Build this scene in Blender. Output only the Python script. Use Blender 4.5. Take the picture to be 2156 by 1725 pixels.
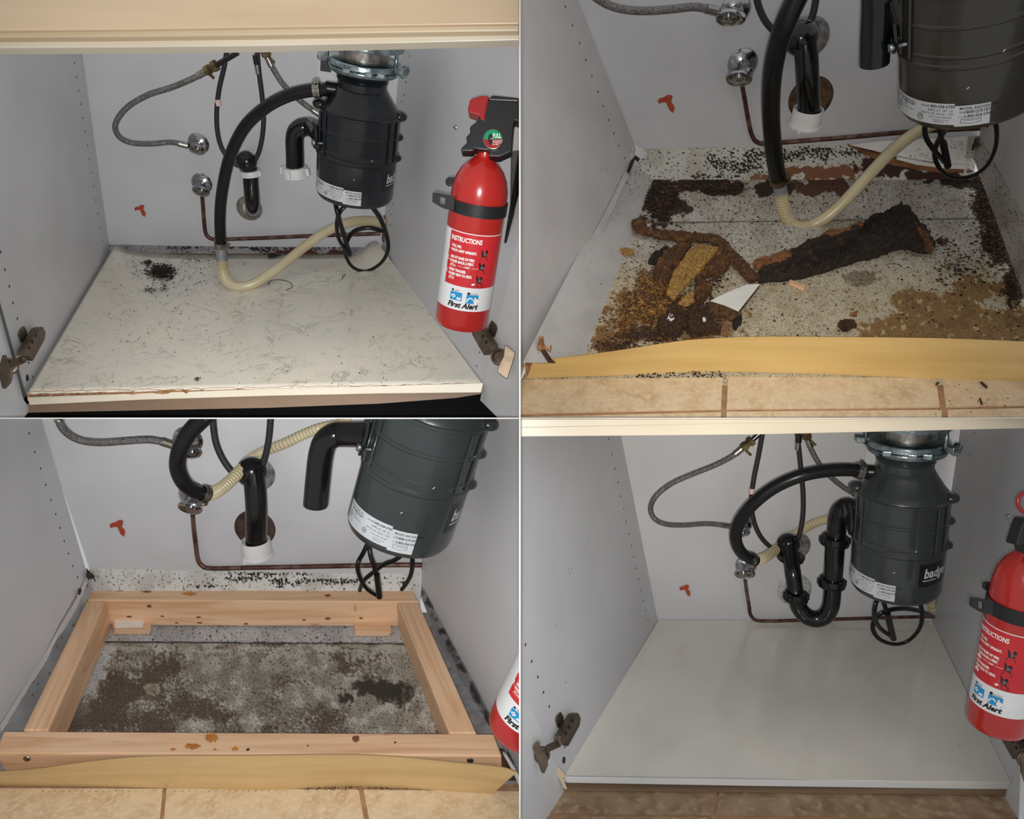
import bpy, bmesh, math, random
from mathutils import Vector, Matrix, noise
random.seed(7)
for o in list(bpy.data.objects): bpy.data.objects.remove(o)
SC = bpy.context.scene
# ------------------------------------------------------------------ camera
F = 1700.0; CX, CY = 1094.5, 881.0; Z0 = 0.9
CAM = Vector((0, 0, Z0))
cd = bpy.data.cameras.new('camera'); cam = bpy.data.objects.new('camera', cd)
SC.collection.objects.link(cam); SC.camera = cam
cam.location = CAM; cam.rotation_euler = (math.pi/2, 0, 0)
cd.sensor_fit = 'HORIZONTAL'; cd.sensor_width = 36; cd.lens = 36*F/2156
cd.shift_x = -(CX-1078)/2156; cd.shift_y = (CY-862.5)/2156
cd.clip_start = 0.05; cd.clip_end = 50
# ------------------------------------------------------------------ world, lights, exposure
w = bpy.data.worlds.new('world'); SC.world = w; w.use_nodes = True
w.node_tree.nodes['Background'].inputs[0].default_value = (1.0, 0.98, 0.97, 1)
w.node_tree.nodes['Background'].inputs[1].default_value = 0.42
SC.view_settings.view_transform = 'Standard'; SC.view_settings.look = 'None'
SC.view_settings.exposure = 0.25; SC.view_settings.gamma = 1.0; SC.view_settings.use_curve_mapping = False
# four phone flashes beside the camera, plus an added fill for the upper right
def flash_or_fill(name, loc, target, watt, col, size, blend):
    l = bpy.data.lights.new(name, 'SPOT'); l.energy = watt; l.color = col
    l.spot_size = math.radians(size); l.spot_blend = blend; l.shadow_soft_size = 0.008
    o = bpy.data.objects.new(name, l); SC.collection.objects.link(o)
    o.location = loc; o.rotation_euler = (Vector(target)-Vector(loc)).to_track_quat('-Z', 'Y').to_euler()
def _at(px, py, d): return CAM + Vector(((px-CX)/F, 1.0, -(py-CY)/F))*d
flash_or_fill('flash_or_fill_lamp', (-0.012, 0, Z0-0.016), _at(600, 420, 1.5), 38, (1.0, 0.985, 0.97), 50, 0.8)
flash_or_fill('flash_or_fill_lamp', (0.012, 0, Z0-0.016), _at(1600, 330, 1.5), 15, (1.0, 0.97, 0.94), 46, 0.9)  # added neutral fill for the upper part of this cabinet
flash_or_fill('flash_or_fill_lamp', (0.014, 0, Z0-0.016), _at(1560, 800, 1.4), 27, (1.0, 0.89, 0.72), 42, 1.0)
flash_or_fill('flash_or_fill_lamp', (-0.012, 0, Z0-0.016), _at(560, 1340, 1.5), 52, (1.0, 0.985, 0.97), 54, 0.8)
flash_or_fill('flash_or_fill_lamp', (0.012, 0, Z0-0.016), _at(1600, 1290, 1.5), 27, (1.0, 0.98, 0.95), 44, 0.9)

# ------------------------------------------------------------------ geometry helpers
def ray(px, py): return Vector(((px-CX)/F, 1.0, -(py-CY)/F))
def at(px, py, d): return CAM + ray(px, py)*d
def hit(P, n, px, py):
    r = ray(px, py); return CAM + r*((P-CAM).dot(n)/r.dot(n))
class Bay:
    def __init__(s, sx, sz, yf, yb, k, bl, br, tl, tr, fl, fr, df=1.4):
        s.sx, s.sz = sx, sz
        a = at(CX, yf, df); b = at(CX, yb, df*k)
        s.al = math.atan2(b.z-a.z, b.y-a.y)
        s.U = Vector((0, -math.sin(s.al), math.cos(s.al))); s.N = Vector((0, -math.cos(s.al), -math.sin(s.al)))
        s.F0, s.B0 = a, b
        A, B, C_ = s.fl(*bl), s.bk(*tl), s.fl(*fl)
        n = (B-A).cross(C_-A).normalized(); s.LP = A; s.LN = n if n.x > 0 else -n
        A, B, C_ = s.fl(*br), s.bk(*tr), s.fl(*fr)
        n = (B-A).cross(C_-A).normalized(); s.RP = A; s.RN = n if n.x < 0 else -n
    def fl(s, px, py, h=0): return hit(s.F0+s.U*h, s.U, px, py)
    def bk(s, px, py, h=0): return hit(s.B0+s.N*h, s.N, px, py)
    def lw(s, px, py, h=0): return hit(s.LP+s.LN*h, s.LN, px, py)
    def rw(s, px, py, h=0): return hit(s.RP+s.RN*h, s.RN, px, py)
B = None                                             # the cabinet being built
def spline(P, n=8):
    P = [Vector(p) for p in P]
    if len(P) < 3: return P
    out = []
    for i in range(len(P)-1):
        p0 = P[i-1] if i else P[0]*2-P[1]; p1, p2 = P[i], P[i+1]
        p3 = P[i+2] if i+2 < len(P) else P[-1]*2-P[-2]
        for k in range(n):
            t = k/n
            out.append(0.5*((2*p1)+(p2-p0)*t+(2*p0-5*p1+4*p2-p3)*t*t+(3*p1-p0-3*p2+p3)*t**3))
    out.append(P[-1]); return out
def sp2(P, n=8):                                    # spline in pixel space (tuples of any length)
    m = max(2, n); out = []
    for i in range(len(P)-1):
        p0 = P[i-1] if i else tuple(2*a-b for a, b in zip(P[0], P[1])); p1, p2 = P[i], P[i+1]
        p3 = P[i+2] if i+2 < len(P) else tuple(2*a-b for a, b in zip(P[-1], P[-2]))
        for k in range(m):
            t = k/m
            out.append(tuple(0.5*(2*b+(c-a)*t+(2*a-5*b+4*c-d)*t*t+(3*b-a-3*c+d)*t**3) for a, b, c, d in zip(p0, p1, p2, p3)))
    out.append(tuple(P[-1])); return out
WORLD = {}
class MB:
    def __init__(s): s.v, s.f, s.m, s.sm = [], [], [], []
    def face(s, idx, m=0, sm=False): s.f.append(idx); s.m.append(m); s.sm.append(sm)
    def poly(s, pts, m=0):
        i = len(s.v); s.v += [Vector(p) for p in pts]; s.face(list(range(i, i+len(pts))), m); return s
    def prism(s, pts, off, m=0, m2=None):
        n = len(pts); i = len(s.v); off = Vector(off)
        s.v += [Vector(p) for p in pts]+[Vector(p)+off for p in pts]
        s.face(list(range(i, i+n)), m); s.face(list(range(i+2*n-1, i+n-1, -1)), m)
        for k in range(n): s.face([i+k, i+n+k, i+n+(k+1) % n, i+(k+1) % n], m if m2 is None else m2)
        return s
    def hexa(s, top, bot, m=0):
        i = len(s.v); s.v += [Vector(p) for p in top]+[Vector(p) for p in bot]; n = len(top)
        s.face(list(range(i, i+n)), m); s.face(list(range(i+2*n-1, i+n-1, -1)), m)
        for k in range(n): s.face([i+k, i+n+k, i+n+(k+1) % n, i+(k+1) % n], m)
        return s
    def box(s, c, ax, ay, az, m=0):
        c = Vector(c); b = [c+ax*a+ay*q-az for a, q in ((-1, -1), (1, -1), (1, 1), (-1, 1))]
        return s.prism(b, az*2, m)
    def rings(s, rings, m=0, cap=True, sm=True, close=False):
        i = len(s.v); n = len(rings[0])
        for r in rings: s.v += r
        for a in range(len(rings)-1):
            for k in range(n):
                s.face([i+a*n+k, i+a*n+(k+1) % n, i+(a+1)*n+(k+1) % n, i+(a+1)*n+k], m, sm)
        if cap:
            s.face([i+k for k in range(n)][::-1], m); e = i+(len(rings)-1)*n; s.face([e+k for k in range(n)], m)
        return s
    def tube(s, P, r, seg=14, m=0, cap=True, flat=1.0, ref=None):
        P = [Vector(p) for p in P]; n = len(P)
        rr = r if callable(r) else (lambda t: r)
        T = [(P[min(i+1, n-1)]-P[max(i-1, 0)]).normalized() for i in range(n)]
        a = Vector(ref) if ref else Vector((0, 1, 0))
        if abs(T[0].dot(a)) > .9: a = Vector((1, 0, 0))
        x = T[0].cross(a).normalized(); R = []
        for i in range(n):
            x = (x-T[i]*x.dot(T[i])).normalized(); y = T[i].cross(x); q = rr(i/(n-1))
            R.append([P[i]+x*math.cos(2*math.pi*k/seg)*q+y*math.sin(2*math.pi*k/seg)*q*flat for k in range(seg)])
        return s.rings(R, m, cap)
    def lathe(s, prof, P0, A, seg=32, m=0, cap=True, X=None, ex=1.0, ey=1.0, th=None):
        A = Vector(A).normalized()
        if X is None: X = Vector((1, 0, 0)) if abs(A.x) < .8 else Vector((0, 0, 1))
        X = (X-A*X.dot(A)).normalized(); Y = A.cross(X)
        R = [[P0+A*t+X*math.cos(2*math.pi*k/seg)*r*ex+Y*math.sin(2*math.pi*k/seg)*r*ey for k in range(seg)] for r, t in prof]
        return s.rings(R, m, cap)
    def cyl(s, a, b, r, seg=20, m=0, r2=None):
        a, b = Vector(a), Vector(b); return s.lathe([(r, 0), (r if r2 is None else r2, (b-a).length)], a, b-a, seg, m)
    def ball(s, c, r, m=0, sub=2, jit=0, sq=(1, 1, 1), ax=None):
        bm = bmesh.new(); bmesh.ops.create_icosphere(bm, subdivisions=sub, radius=1)
        i = len(s.v); off = Vector((random.random()*50, random.random()*50, random.random()*50))
        for v in bm.verts:
            k = 1+jit*noise.noise(v.co*1.7+off)
            if jit: k += jit*.6*noise.noise(v.co*4.1+off)
            q = Vector((v.co.x*sq[0], v.co.y*sq[1], v.co.z*sq[2]))*k*r
            if ax: q = ax[0]*q.x+ax[1]*q.y+ax[2]*q.z
            s.v.append(Vector(c)+q)
        for f in bm.faces: s.face([i+v.index for v in f.verts], m, jit < .3)
        bm.free(); return s
    def text(s, body, size, fn, m=0, shear=0, bold=0, align='LEFT', sx=1.0):
        vs, fs = text_geo(body, size, shear, bold, align); i = len(s.v)
        s.v += [fn(x*sx, y) for x, y in vs]
        for f in fs: s.face([i+k for k in f], m)
        return s
    def build(s, name, mats, parent=None, clip=True, bevel=0, origin=None, frame=None):
        if not isinstance(mats, (list, tuple)): mats = [mats]
        if parent is not None: org = WORLD[parent.name]
        elif origin is not None: org = Vector(origin)
        else:
            n = len(s.v); org = sum(s.v, Vector())/n; org.z = min(v.z for v in s.v)
        me = bpy.data.meshes.new(name); me.from_pydata([v-org for v in s.v], [], s.f)
        for mt in mats: me.materials.append(mt)
        me.polygons.foreach_set('material_index', s.m); me.polygons.foreach_set('use_smooth', s.sm)
        me.update(); me.validate()
        if any(s.sm) and len(s.f) < 60000: me.set_sharp_from_angle(angle=math.radians(32)); me.polygons.foreach_set('use_smooth', s.sm)
        if clip and B is not None:
            e = 0.0011; cx = min(v.x*B.sx for v in s.v) < e; cz = min((v.z-Z0)*B.sz for v in s.v) < e
            if cx or cz:
                bm = bmesh.new(); bm.from_mesh(me)
                for flag, co, no in ((cx, Vector((e*B.sx, 0, 0))-org, Vector((-B.sx, 0, 0))), (cz, Vector((0, 0, Z0+e*B.sz))-org, Vector((0, 0, -B.sz)))):
                    if flag and bm.verts:
                        g = bmesh.ops.bisect_plane(bm, geom=bm.verts[:]+bm.edges[:]+bm.faces[:], plane_co=co, plane_no=no, clear_outer=True)
                        ed = [q for q in g['geom_cut'] if isinstance(q, bmesh.types.BMEdge) and q.is_boundary]
                        try: bmesh.ops.holes_fill(bm, edges=ed)
                        except Exception: pass
                bm.to_mesh(me); bm.free()
        if frame: 
            Q = Matrix(frame).transposed()            # columns: length, width, height of the timber
            me.transform(Q.transposed().to_4x4())
        o = bpy.data.objects.new(name, me); SC.collection.objects.link(o)
        if frame: o.rotation_euler = Q.to_euler()
        if parent is not None: o.parent = parent; WORLD[o.name] = org
        else: o.location = org; WORLD[o.name] = org.copy()
        if bevel:
            b = o.modifiers.new('bevel', 'BEVEL'); b.width = bevel; b.segments = 2; b.limit_method = 'ANGLE'; b.angle_limit = math.radians(40)
        return o
_tc = {}
def text_geo(body, size, shear, bold, align):
    key = (body, size, shear, bold, align)
    if key not in _tc:
        c = bpy.data.curves.new('t', 'FONT'); c.body = body; c.size = size; c.shear = shear; c.offset = bold; c.align_x = align; c.resolution_u = 2
        o = bpy.data.objects.new('t', c); SC.collection.objects.link(o)
        dg = bpy.context.evaluated_depsgraph_get(); me = o.evaluated_get(dg).to_mesh()
        _tc[key] = ([(v.co.x, v.co.y) for v in me.vertices], [list(p.vertices) for p in me.polygons])
        bpy.data.objects.remove(o); bpy.data.curves.remove(c)
    return _tc[key]
def tag(o, label=None, cat=None, group=None, kind=None):
    if label: o['label'] = label
    if cat: o['category'] = cat
    if group: o['group'] = group
    if kind: o['kind'] = kind
    return o
def thing(name, label, cat, loc, group=None):
    o = bpy.data.objects.new(name, None); SC.collection.objects.link(o); o.empty_display_size = .02
    o.location = loc; WORLD[o.name] = Vector(loc); return tag(o, label, cat, group)
def struct(o): o['kind'] = 'structure'; return o

# ------------------------------------------------------------------ materials
def lin(c):
    return tuple(((x/255)/12.92 if x/255 <= .04045 else ((x/255+.055)/1.055)**2.4) for x in c)
def C(*c): return lin(c)+(1,)
def mat(name, col, rough=.5, metal=0, col2=None, ns=(20, 20, 20), lo=.35, hi=.65, detail=5, bump=None, spec=.5, coat=0, col3=None, ns3=(8, 8, 8), lo3=.5, hi3=.6, attr=False, sss=0, dist=0):
    m = bpy.data.materials.new(name); m.use_nodes = True; nt = m.node_tree; N = nt.nodes; L = nt.links
    b = N['Principled BSDF']; b.inputs['Base Color'].default_value = C(*col); b.inputs['Roughness'].default_value = rough
    b.inputs['Metallic'].default_value = metal; b.inputs['Specular IOR Level'].default_value = spec
    b.inputs['Coat Weight'].default_value = coat; b.inputs['Coat Roughness'].default_value = .08
    tc = N.new('ShaderNodeTexCoord')
    def noi(scale, det, a, z, ds=0):
        mp = N.new('ShaderNodeMapping'); mp.inputs['Scale'].default_value = scale; L.new(tc.outputs['Object'], mp.inputs['Vector'])
        n = N.new('ShaderNodeTexNoise'); n.inputs['Scale'].default_value = 1; n.inputs['Detail'].default_value = det; n.inputs['Distortion'].default_value = ds
        L.new(mp.outputs[0], n.inputs['Vector'])
        r = N.new('ShaderNodeMapRange'); r.inputs['From Min'].default_value = a; r.inputs['From Max'].default_value = z
        L.new(n.outputs['Fac'], r.inputs['Value']); return r.outputs[0], n.outputs['Fac']
    cur = None
    if attr:
        at_ = N.new('ShaderNodeAttribute'); at_.attribute_name = 'Col'; cur = at_.outputs['Color']
    def mix(fac, c2):
        nonlocal cur
        x = N.new('ShaderNodeMix'); x.data_type = 'RGBA'; L.new(fac, x.inputs['Factor'])
        if cur is None: x.inputs['A'].default_value = C(*col)
        else: L.new(cur, x.inputs['A'])
        x.inputs['B'].default_value = C(*c2); cur = x.outputs['Result']
    if col2: mix(noi(ns, detail, lo, hi, dist)[0], col2)
    if col3: mix(noi(ns3, 8, lo3, hi3)[0], col3)
    if cur is not None: L.new(cur, b.inputs['Base Color'])
    if bump:
        bn = N.new('ShaderNodeBump'); bn.inputs['Strength'].default_value = bump[1]; bn.inputs['Distance'].default_value = bump[2] if len(bump) > 2 else .002
        sc = bump[0] if isinstance(bump[0], tuple) else (bump[0],)*3
        L.new(noi(sc, 6, 0, 1)[1], bn.inputs['Height']); L.new(bn.outputs[0], b.inputs['Normal'])
    if sss:
        b.inputs['Subsurface Weight'].default_value = sss; b.inputs['Subsurface Radius'].default_value = (.01, .008, .004)
    return m
def veins(m, scale, col, width, thr=.6):
    """thin veins of another colour mixed over a material's base colour"""
    nt = m.node_tree; N = nt.nodes; L = nt.links; b = N['Principled BSDF']
    tc = N.new('ShaderNodeTexCoord'); n = N.new('ShaderNodeTexNoise'); n.inputs['Scale'].default_value = scale; n.inputs['Detail'].default_value = 7; n.inputs['Roughness'].default_value = .62; n.inputs['Distortion'].default_value = 1.2
    L.new(tc.outputs['Object'], n.inputs['Vector'])
    a = N.new('ShaderNodeMath'); a.operation = 'SUBTRACT'; a.inputs[1].default_value = .5; L.new(n.outputs['Fac'], a.inputs[0])
    ab = N.new('ShaderNodeMath'); ab.operation = 'ABSOLUTE'; L.new(a.outputs[0], ab.inputs[0])
    r = N.new('ShaderNodeMapRange'); r.inputs['From Min'].default_value = 0; r.inputs['From Max'].default_value = width; r.inputs['To Min'].default_value = 1; r.inputs['To Max'].default_value = 0
    L.new(ab.outputs[0], r.inputs['Value'])
    n2 = N.new('ShaderNodeTexNoise'); n2.inputs['Scale'].default_value = scale*1.4; n2.inputs['Detail'].default_value = 3; L.new(tc.outputs['Object'], n2.inputs['Vector'])
    r2 = N.new('ShaderNodeMapRange'); r2.inputs['From Min'].default_value = thr-.12; r2.inputs['From Max'].default_value = thr+.08; L.new(n2.outputs['Fac'], r2.inputs['Value'])
    mu = N.new('ShaderNodeMath'); mu.operation = 'MULTIPLY'; L.new(r.outputs[0], mu.inputs[0]); L.new(r2.outputs[0], mu.inputs[1])
    x = N.new('ShaderNodeMix'); x.data_type = 'RGBA'; L.new(mu.outputs[0], x.inputs['Factor']); x.inputs['B'].default_value = C(*col)
    bc = b.inputs['Base Color']
    if bc.links: L.new(bc.links[0].from_socket, x.inputs['A'])
    else: x.inputs['A'].default_value = bc.default_value
    L.new(x.outputs['Result'], bc)
    return m
def grain(m):
    """fine sandy grain multiplied into a surface's own colour"""
    nt = m.node_tree; N = nt.nodes; L = nt.links; b = N['Principled BSDF']; tc = N.new('ShaderNodeTexCoord')
    n = N.new('ShaderNodeTexNoise'); n.inputs['Scale'].default_value = 330; n.inputs['Detail'].default_value = 6; L.new(tc.outputs['Object'], n.inputs['Vector'])
    r = N.new('ShaderNodeMapRange'); r.inputs['From Min'].default_value = .34; r.inputs['From Max'].default_value = .66; r.inputs['To Min'].default_value = .55; r.inputs['To Max'].default_value = 1.25; L.new(n.outputs['Fac'], r.inputs['Value'])
    v = N.new('ShaderNodeVectorMath'); v.operation = 'SCALE'; L.new(b.inputs['Base Color'].links[0].from_socket, v.inputs[0]); L.new(r.outputs[0], v.inputs['Scale']); L.new(v.outputs[0], b.inputs['Base Color'])
    return m
M = {}
M['wall'] = mat('white_melamine', (199, 200, 204), .45, col2=(192, 193, 196), ns=(6, 6, 6), bump=(400, .04, .0005))
M['wall_warm'] = mat('stained_white_melamine', (192, 190, 190), .5, col2=(181, 177, 176), ns=(6, 6, 6), bump=(400, .04, .0005))
M['door'] = mat('white_door_laminate', (206, 208, 210), .4, col2=(190, 193, 196), ns=(5, 5, 5))
M['hole'] = mat('peg_hole_dark', (46, 44, 44), .9, col2=(34, 32, 32))
M['maple'] = mat('maple_laminate', (200, 178, 148), .32, col2=(190, 167, 136), ns=(2, 30, 30), col3=(207, 187, 158), ns3=(1.5, 3, 3), lo3=.4, hi3=.75)
M['maple_end'] = mat('maple_lip', (196, 178, 148), .4, col2=(186, 166, 134), ns=(3, 40, 40))
M['cream'] = mat('cream_painted_edge', (212, 204, 186), .35, col2=(204, 194, 174), ns=(5, 20, 20))
M['kick'] = mat('yellow_maple_kickboard', (212, 180, 118), .36, col2=(201, 168, 106), ns=(3, 40, 60), col3=(192, 156, 92), ns3=(2, 14, 26), lo3=.5, hi3=.75)
M['kick2'] = mat('pale_maple_kickboard', (206, 176, 126), .3, col2=(196, 165, 114), ns=(3, 40, 60), col3=(184, 150, 100), ns3=(2, 14, 26), lo3=.5, hi3=.75)
M['taupe'] = mat('taupe_underside', (128, 106, 86), .6, col2=(116, 95, 76), ns=(4, 20, 20))
M['void'] = mat('unlit_toe_space', (5, 5, 6), .8, col2=(9, 9, 10), spec=.1)  # near-black colour stands in for the shade of the toe space
M['pine'] = mat('pine_grain_across', (226, 188, 152), .5, col2=(206, 160, 120), ns=(2.4, 40, 40), lo=.44, hi=.68, dist=1.6, col3=(176, 104, 70), ns3=(9, 34, 34), lo3=.68, hi3=.76, bump=((4, 90, 90), .12, .001))
M['slab'] = mat('grey_slab', (150, 150, 152), .8, col2=(120, 120, 120), ns=(40, 40, 40))
M['pine_y'] = mat('pine_grain_lengthwise', (222, 172, 130), .5, col2=(204, 146, 102), ns=(38, 1.8, 10), lo=.42, hi=.66, dist=.6, col3=(180, 116, 74), ns3=(30, 6, 9), lo3=.68, hi3=.78, bump=((90, 4, 30), .12, .001))
M['sheet'] = veins(veins(mat('marbled_vinyl', (222, 215, 198), .25, col2=(210, 206, 194), ns=(4, 4, 4), coat=.3, bump=(30, .05, .002)), 9, (164, 161, 150), .014, .52), 20, (166, 156, 138), .016, .58)
M['chip'] = mat('torn_particleboard', (176, 128, 88), .9, col2=(118, 78, 48), ns=(160, 160, 160), bump=(300, .8, .003))
M['chip_y'] = mat('wet_yellow_particleboard', (188, 152, 84), .85, col2=(132, 94, 40), ns=(220, 220, 220), bump=(350, 1, .003))
M['chip_b'] = mat('rotten_brown_particleboard', (106, 74, 44), .9, col2=(66, 42, 26), ns=(150, 150, 150), col3=(140, 98, 58), ns3=(60, 60, 60), lo3=.55, hi3=.7, bump=(260, 1, .004))
M['rot'] = mat('black_rotten_board', (50, 38, 30), .85, col2=(26, 20, 17), ns=(90, 90, 90), col3=(84, 60, 38), ns3=(40, 40, 40), lo3=.6, hi3=.72, bump=(200, 1, .004))
M['rust'] = mat('orange_splintered_wood', (148, 100, 60), .8, col2=(100, 64, 38), ns=(20, 90, 90), bump=(200, .8, .003))
M['dirt'] = mat('dark_frass', (38, 26, 20), .95, col2=(18, 12, 10), ns=(200, 200, 200), bump=(400, 1, .003))
M['dirt_o'] = mat('orange_frass', (156, 108, 54), .9, col2=(92, 56, 26), ns=(180, 180, 180), bump=(400, 1, .003))
M['dirt_b'] = mat('brown_frass', (84, 58, 36), .9, col2=(46, 30, 20), ns=(160, 160, 160), bump=(400, 1, .003))
M['shard'] = mat('white_laminate_shard', (238, 238, 234), .35, col2=(228, 228, 224))
M['paint'] = mat('painted_surface', (200, 200, 200), .7, attr=True, bump=(300, .25, .001))
M['conc'] = grain(mat('stained_concrete', (200, 200, 200), .75, attr=True, bump=(140, .6, .002)))
M['tile'] = mat('beige_stone_tile', (212, 190, 158), .4, col2=(192, 164, 128), ns=(28, 28, 28), lo=.42, hi=.7, detail=8, col3=(222, 203, 172), ns3=(120, 120, 120), lo3=.45, hi3=.75, bump=(90, .3, .001))
M['tile_shaded'] = mat('shaded_stone_tile', (158, 134, 108), .42, col2=(128, 102, 78), ns=(28, 28, 28), lo=.38, hi=.68, detail=8, col3=(172, 150, 124), ns3=(60, 60, 60), lo3=.5, hi3=.7, bump=(90, .3, .001))  # same stone tile, its colour darkened for the shade at lower right
M['grout'] = mat('brown_grout', (168, 134, 100), .9, col2=(146, 110, 80), ns=(60, 60, 60))
M['black'] = mat('black_abs_plastic', (14, 15, 17), .16, spec=.5, col2=(18, 19, 21), ns=(30, 30, 30))
M['rubber'] = mat('black_rubber_hose', (16, 17, 19), .3, col2=(20, 21, 23), ns=(30, 30, 30), bump=(80, .06, .001), spec=.32)
M['braid_k'] = mat('black_braided_hose', (20, 20, 22), .5, col2=(44, 44, 46), ns=(700, 700, 700), bump=(900, .6, .001))
M['enamel'] = mat('dark_grey_enamel', (24, 28, 33), .3, spec=.4, col2=(20, 23, 27), ns=(12, 12, 12), bump=(150, .05, .001), coat=.3)
M['enamel_g'] = mat('dark_green_grey_enamel', (46, 53, 54), .28, col2=(42, 48, 48), ns=(12, 12, 12), bump=(150, .05, .001), coat=.3)
M['enamel_w'] = mat('dark_olive_grey_enamel', (46, 45, 40), .28, col2=(46, 44, 40), ns=(12, 12, 12), bump=(150, .05, .001), coat=.3)
M['chrome'] = mat('worn_chrome', (186, 188, 192), .2, 1, col2=(160, 160, 164), ns=(12, 12, 12))
M['steel'] = mat('brushed_steel', (176, 172, 164), .32, 1, col2=(140, 138, 132), ns=(200, 200, 10))
M['zinc'] = mat('zinc_plated_steel', (170, 184, 188), .25, 1, col2=(120, 134, 138), ns=(60, 60, 60), bump=(120, .4, .002))
M['braid'] = mat('steel_braid', (168, 166, 164), .3, .9, col2=(74, 72, 70), ns=(650, 650, 650), lo=.4, hi=.6, bump=(700, 1, .002))
M['bronze'] = mat('nickel_brown_hinge', (118, 106, 92), .45, .9, col2=(96, 84, 70), ns=(50, 50, 50))
M['brass'] = mat('dull_brass', (140, 124, 92), .35, .9, col2=(94, 78, 52), ns=(70, 70, 70))
M['copper'] = mat('aged_copper_pipe', (104, 72, 64), .4, .6, col2=(72, 50, 46), ns=(50, 50, 50), col3=(120, 96, 86), ns3=(40, 40, 40))
M['dull'] = mat('blotched_escutcheon', (150, 150, 150), .5, .5, col2=(96, 92, 88), ns=(60, 60, 60))
M['tarnish'] = mat('tarnished_escutcheon', (128, 104, 80), .4, .7, col2=(70, 54, 42), ns=(40, 40, 40), dist=.5)
M['darkcup'] = mat('rusty_dark_escutcheon', (92, 76, 70), .5, .5, col2=(58, 46, 42), ns=(40, 40, 40))
M['speck'] = mat('speckled_white_escutcheon', (196, 198, 198), .4, .3, col2=(150, 154, 156), ns=(160, 160, 160))
M['pvc'] = mat('white_pvc', (222, 222, 222), .35, col2=(212, 212, 212), sss=.1)
M['tubing'] = mat('yellowed_translucent_tube', (196, 186, 156), .3, col2=(180, 168, 134), ns=(14, 14, 14), sss=.5)
M['grey'] = mat('grey_rubber_cuff', (128, 130, 132), .5, col2=(116, 118, 120))
M['red'] = mat('red_gloss_paint', (178, 34, 28), .22, col2=(166, 28, 24), ns=(5, 5, 5), coat=.5)
M['label_red'] = mat('red_label_print', (198, 40, 48), .35, col2=(190, 36, 44))
M['label'] = mat('white_label_print', (224, 226, 228), .35, col2=(216, 218, 220))
M['sticker'] = mat('silver_white_sticker', (196, 200, 204), .4, col2=(184, 188, 192))
M['ink'] = mat('black_print', (14, 14, 15), .5)
M['ink_w'] = mat('white_print', (232, 228, 224), .5)
M['ink_s'] = mat('silver_print', (186, 190, 192), .4)
M['ink_g'] = mat('grey_print', (100, 100, 104), .5)
M['blue'] = mat('blue_print', (20, 140, 196), .4)
M['green'] = mat('green_print', (10, 140, 96), .35)
M['plastic'] = mat('matt_black_plastic', (26, 28, 30), .42, col2=(20, 21, 23), bump=(200, .2, .001))
M['trig'] = mat('red_trigger_plastic', (150, 30, 32), .3)
M['smear'] = mat('rust_red_putty', (178, 74, 42), .7, col2=(150, 56, 32), ns=(80, 80, 80), bump=(200, .5, .001))
M['outlet'] = mat('white_outlet_plastic', (206, 208, 212), .35)
M['pinkish'] = mat('pale_pink_tag', (214, 184, 176), .5)
M['part'] = mat('pale_divider_board', (206, 206, 202), .5, col2=(198, 198, 194))
M['copper_tape'] = mat('brown_wall_grommet', (134, 100, 76), .7, col2=(108, 78, 58))

# ------------------------------------------------------------------ painted grids (stains with their own shape)
def fbm(x, y, s, seed=0, o=5):
    v = 0; a = .5; f = 1/s
    for i in range(o):
        v += a*noise.noise(Vector((x*f+seed*7.3, y*f-seed*3.1, seed+i*5.7))); f *= 2.1; a *= .5
    return v
def mixc(a, b, t):
    t = max(0, min(1, t)); return tuple(x+(y-x)*t for x, y in zip(a, b))
def ss(a, b, x):
    t = max(0, min(1, (x-a)/(b-a))); return t*t*(3-2*t)
def ell(x, y, cx, cy, rx, ry, wob=.5, s=40, seed=0):
    return 1-math.hypot((x-cx)/rx, (y-cy)/ry)+wob*2*fbm(x, y, s, seed)
def painted(name, quad, surf, nu, nv, cf, m='paint', parent=None, dis=0, up=None):
    """dense sheet on a real surface; quad = four outline corners, cf gives the stain colour"""
    (x0, y0), (x1, y1), (x2, y2), (x3, y3) = quad
    vs, cols = [], []
    for j in range(nv+1):
        v = j/nv
        for i in range(nu+1):
            u = i/nu
            px = (x0*(1-u)+x1*u)*(1-v)+(x3*(1-u)+x2*u)*v; py = (y0*(1-u)+y1*u)*(1-v)+(y3*(1-u)+y2*u)*v
            p = surf(px, py)
            if dis: p = p+up*dis*fbm(px, py, 25, 3)
            vs.append(p); cols.append(cf(px, py))
    fs = [[j*(nu+1)+i, j*(nu+1)+i+1, (j+1)*(nu+1)+i+1, (j+1)*(nu+1)+i] for j in range(nv) for i in range(nu)]
    org = WORLD[parent.name] if parent is not None else vs[0].copy()
    me = bpy.data.meshes.new(name); me.from_pydata([p-org for p in vs], [], fs); me.materials.append(M[m])
    a = me.color_attributes.new('Col', 'FLOAT_COLOR', 'POINT'); flat = []
    for c in cols: flat += list(lin(c))+[1]
    a.data.foreach_set('color', flat); me.update()
    o = bpy.data.objects.new(name, me); SC.collection.objects.link(o)
    if parent is not None: o.parent = parent
    else: o.location = org
    WORLD[o.name] = org; return o
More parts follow.
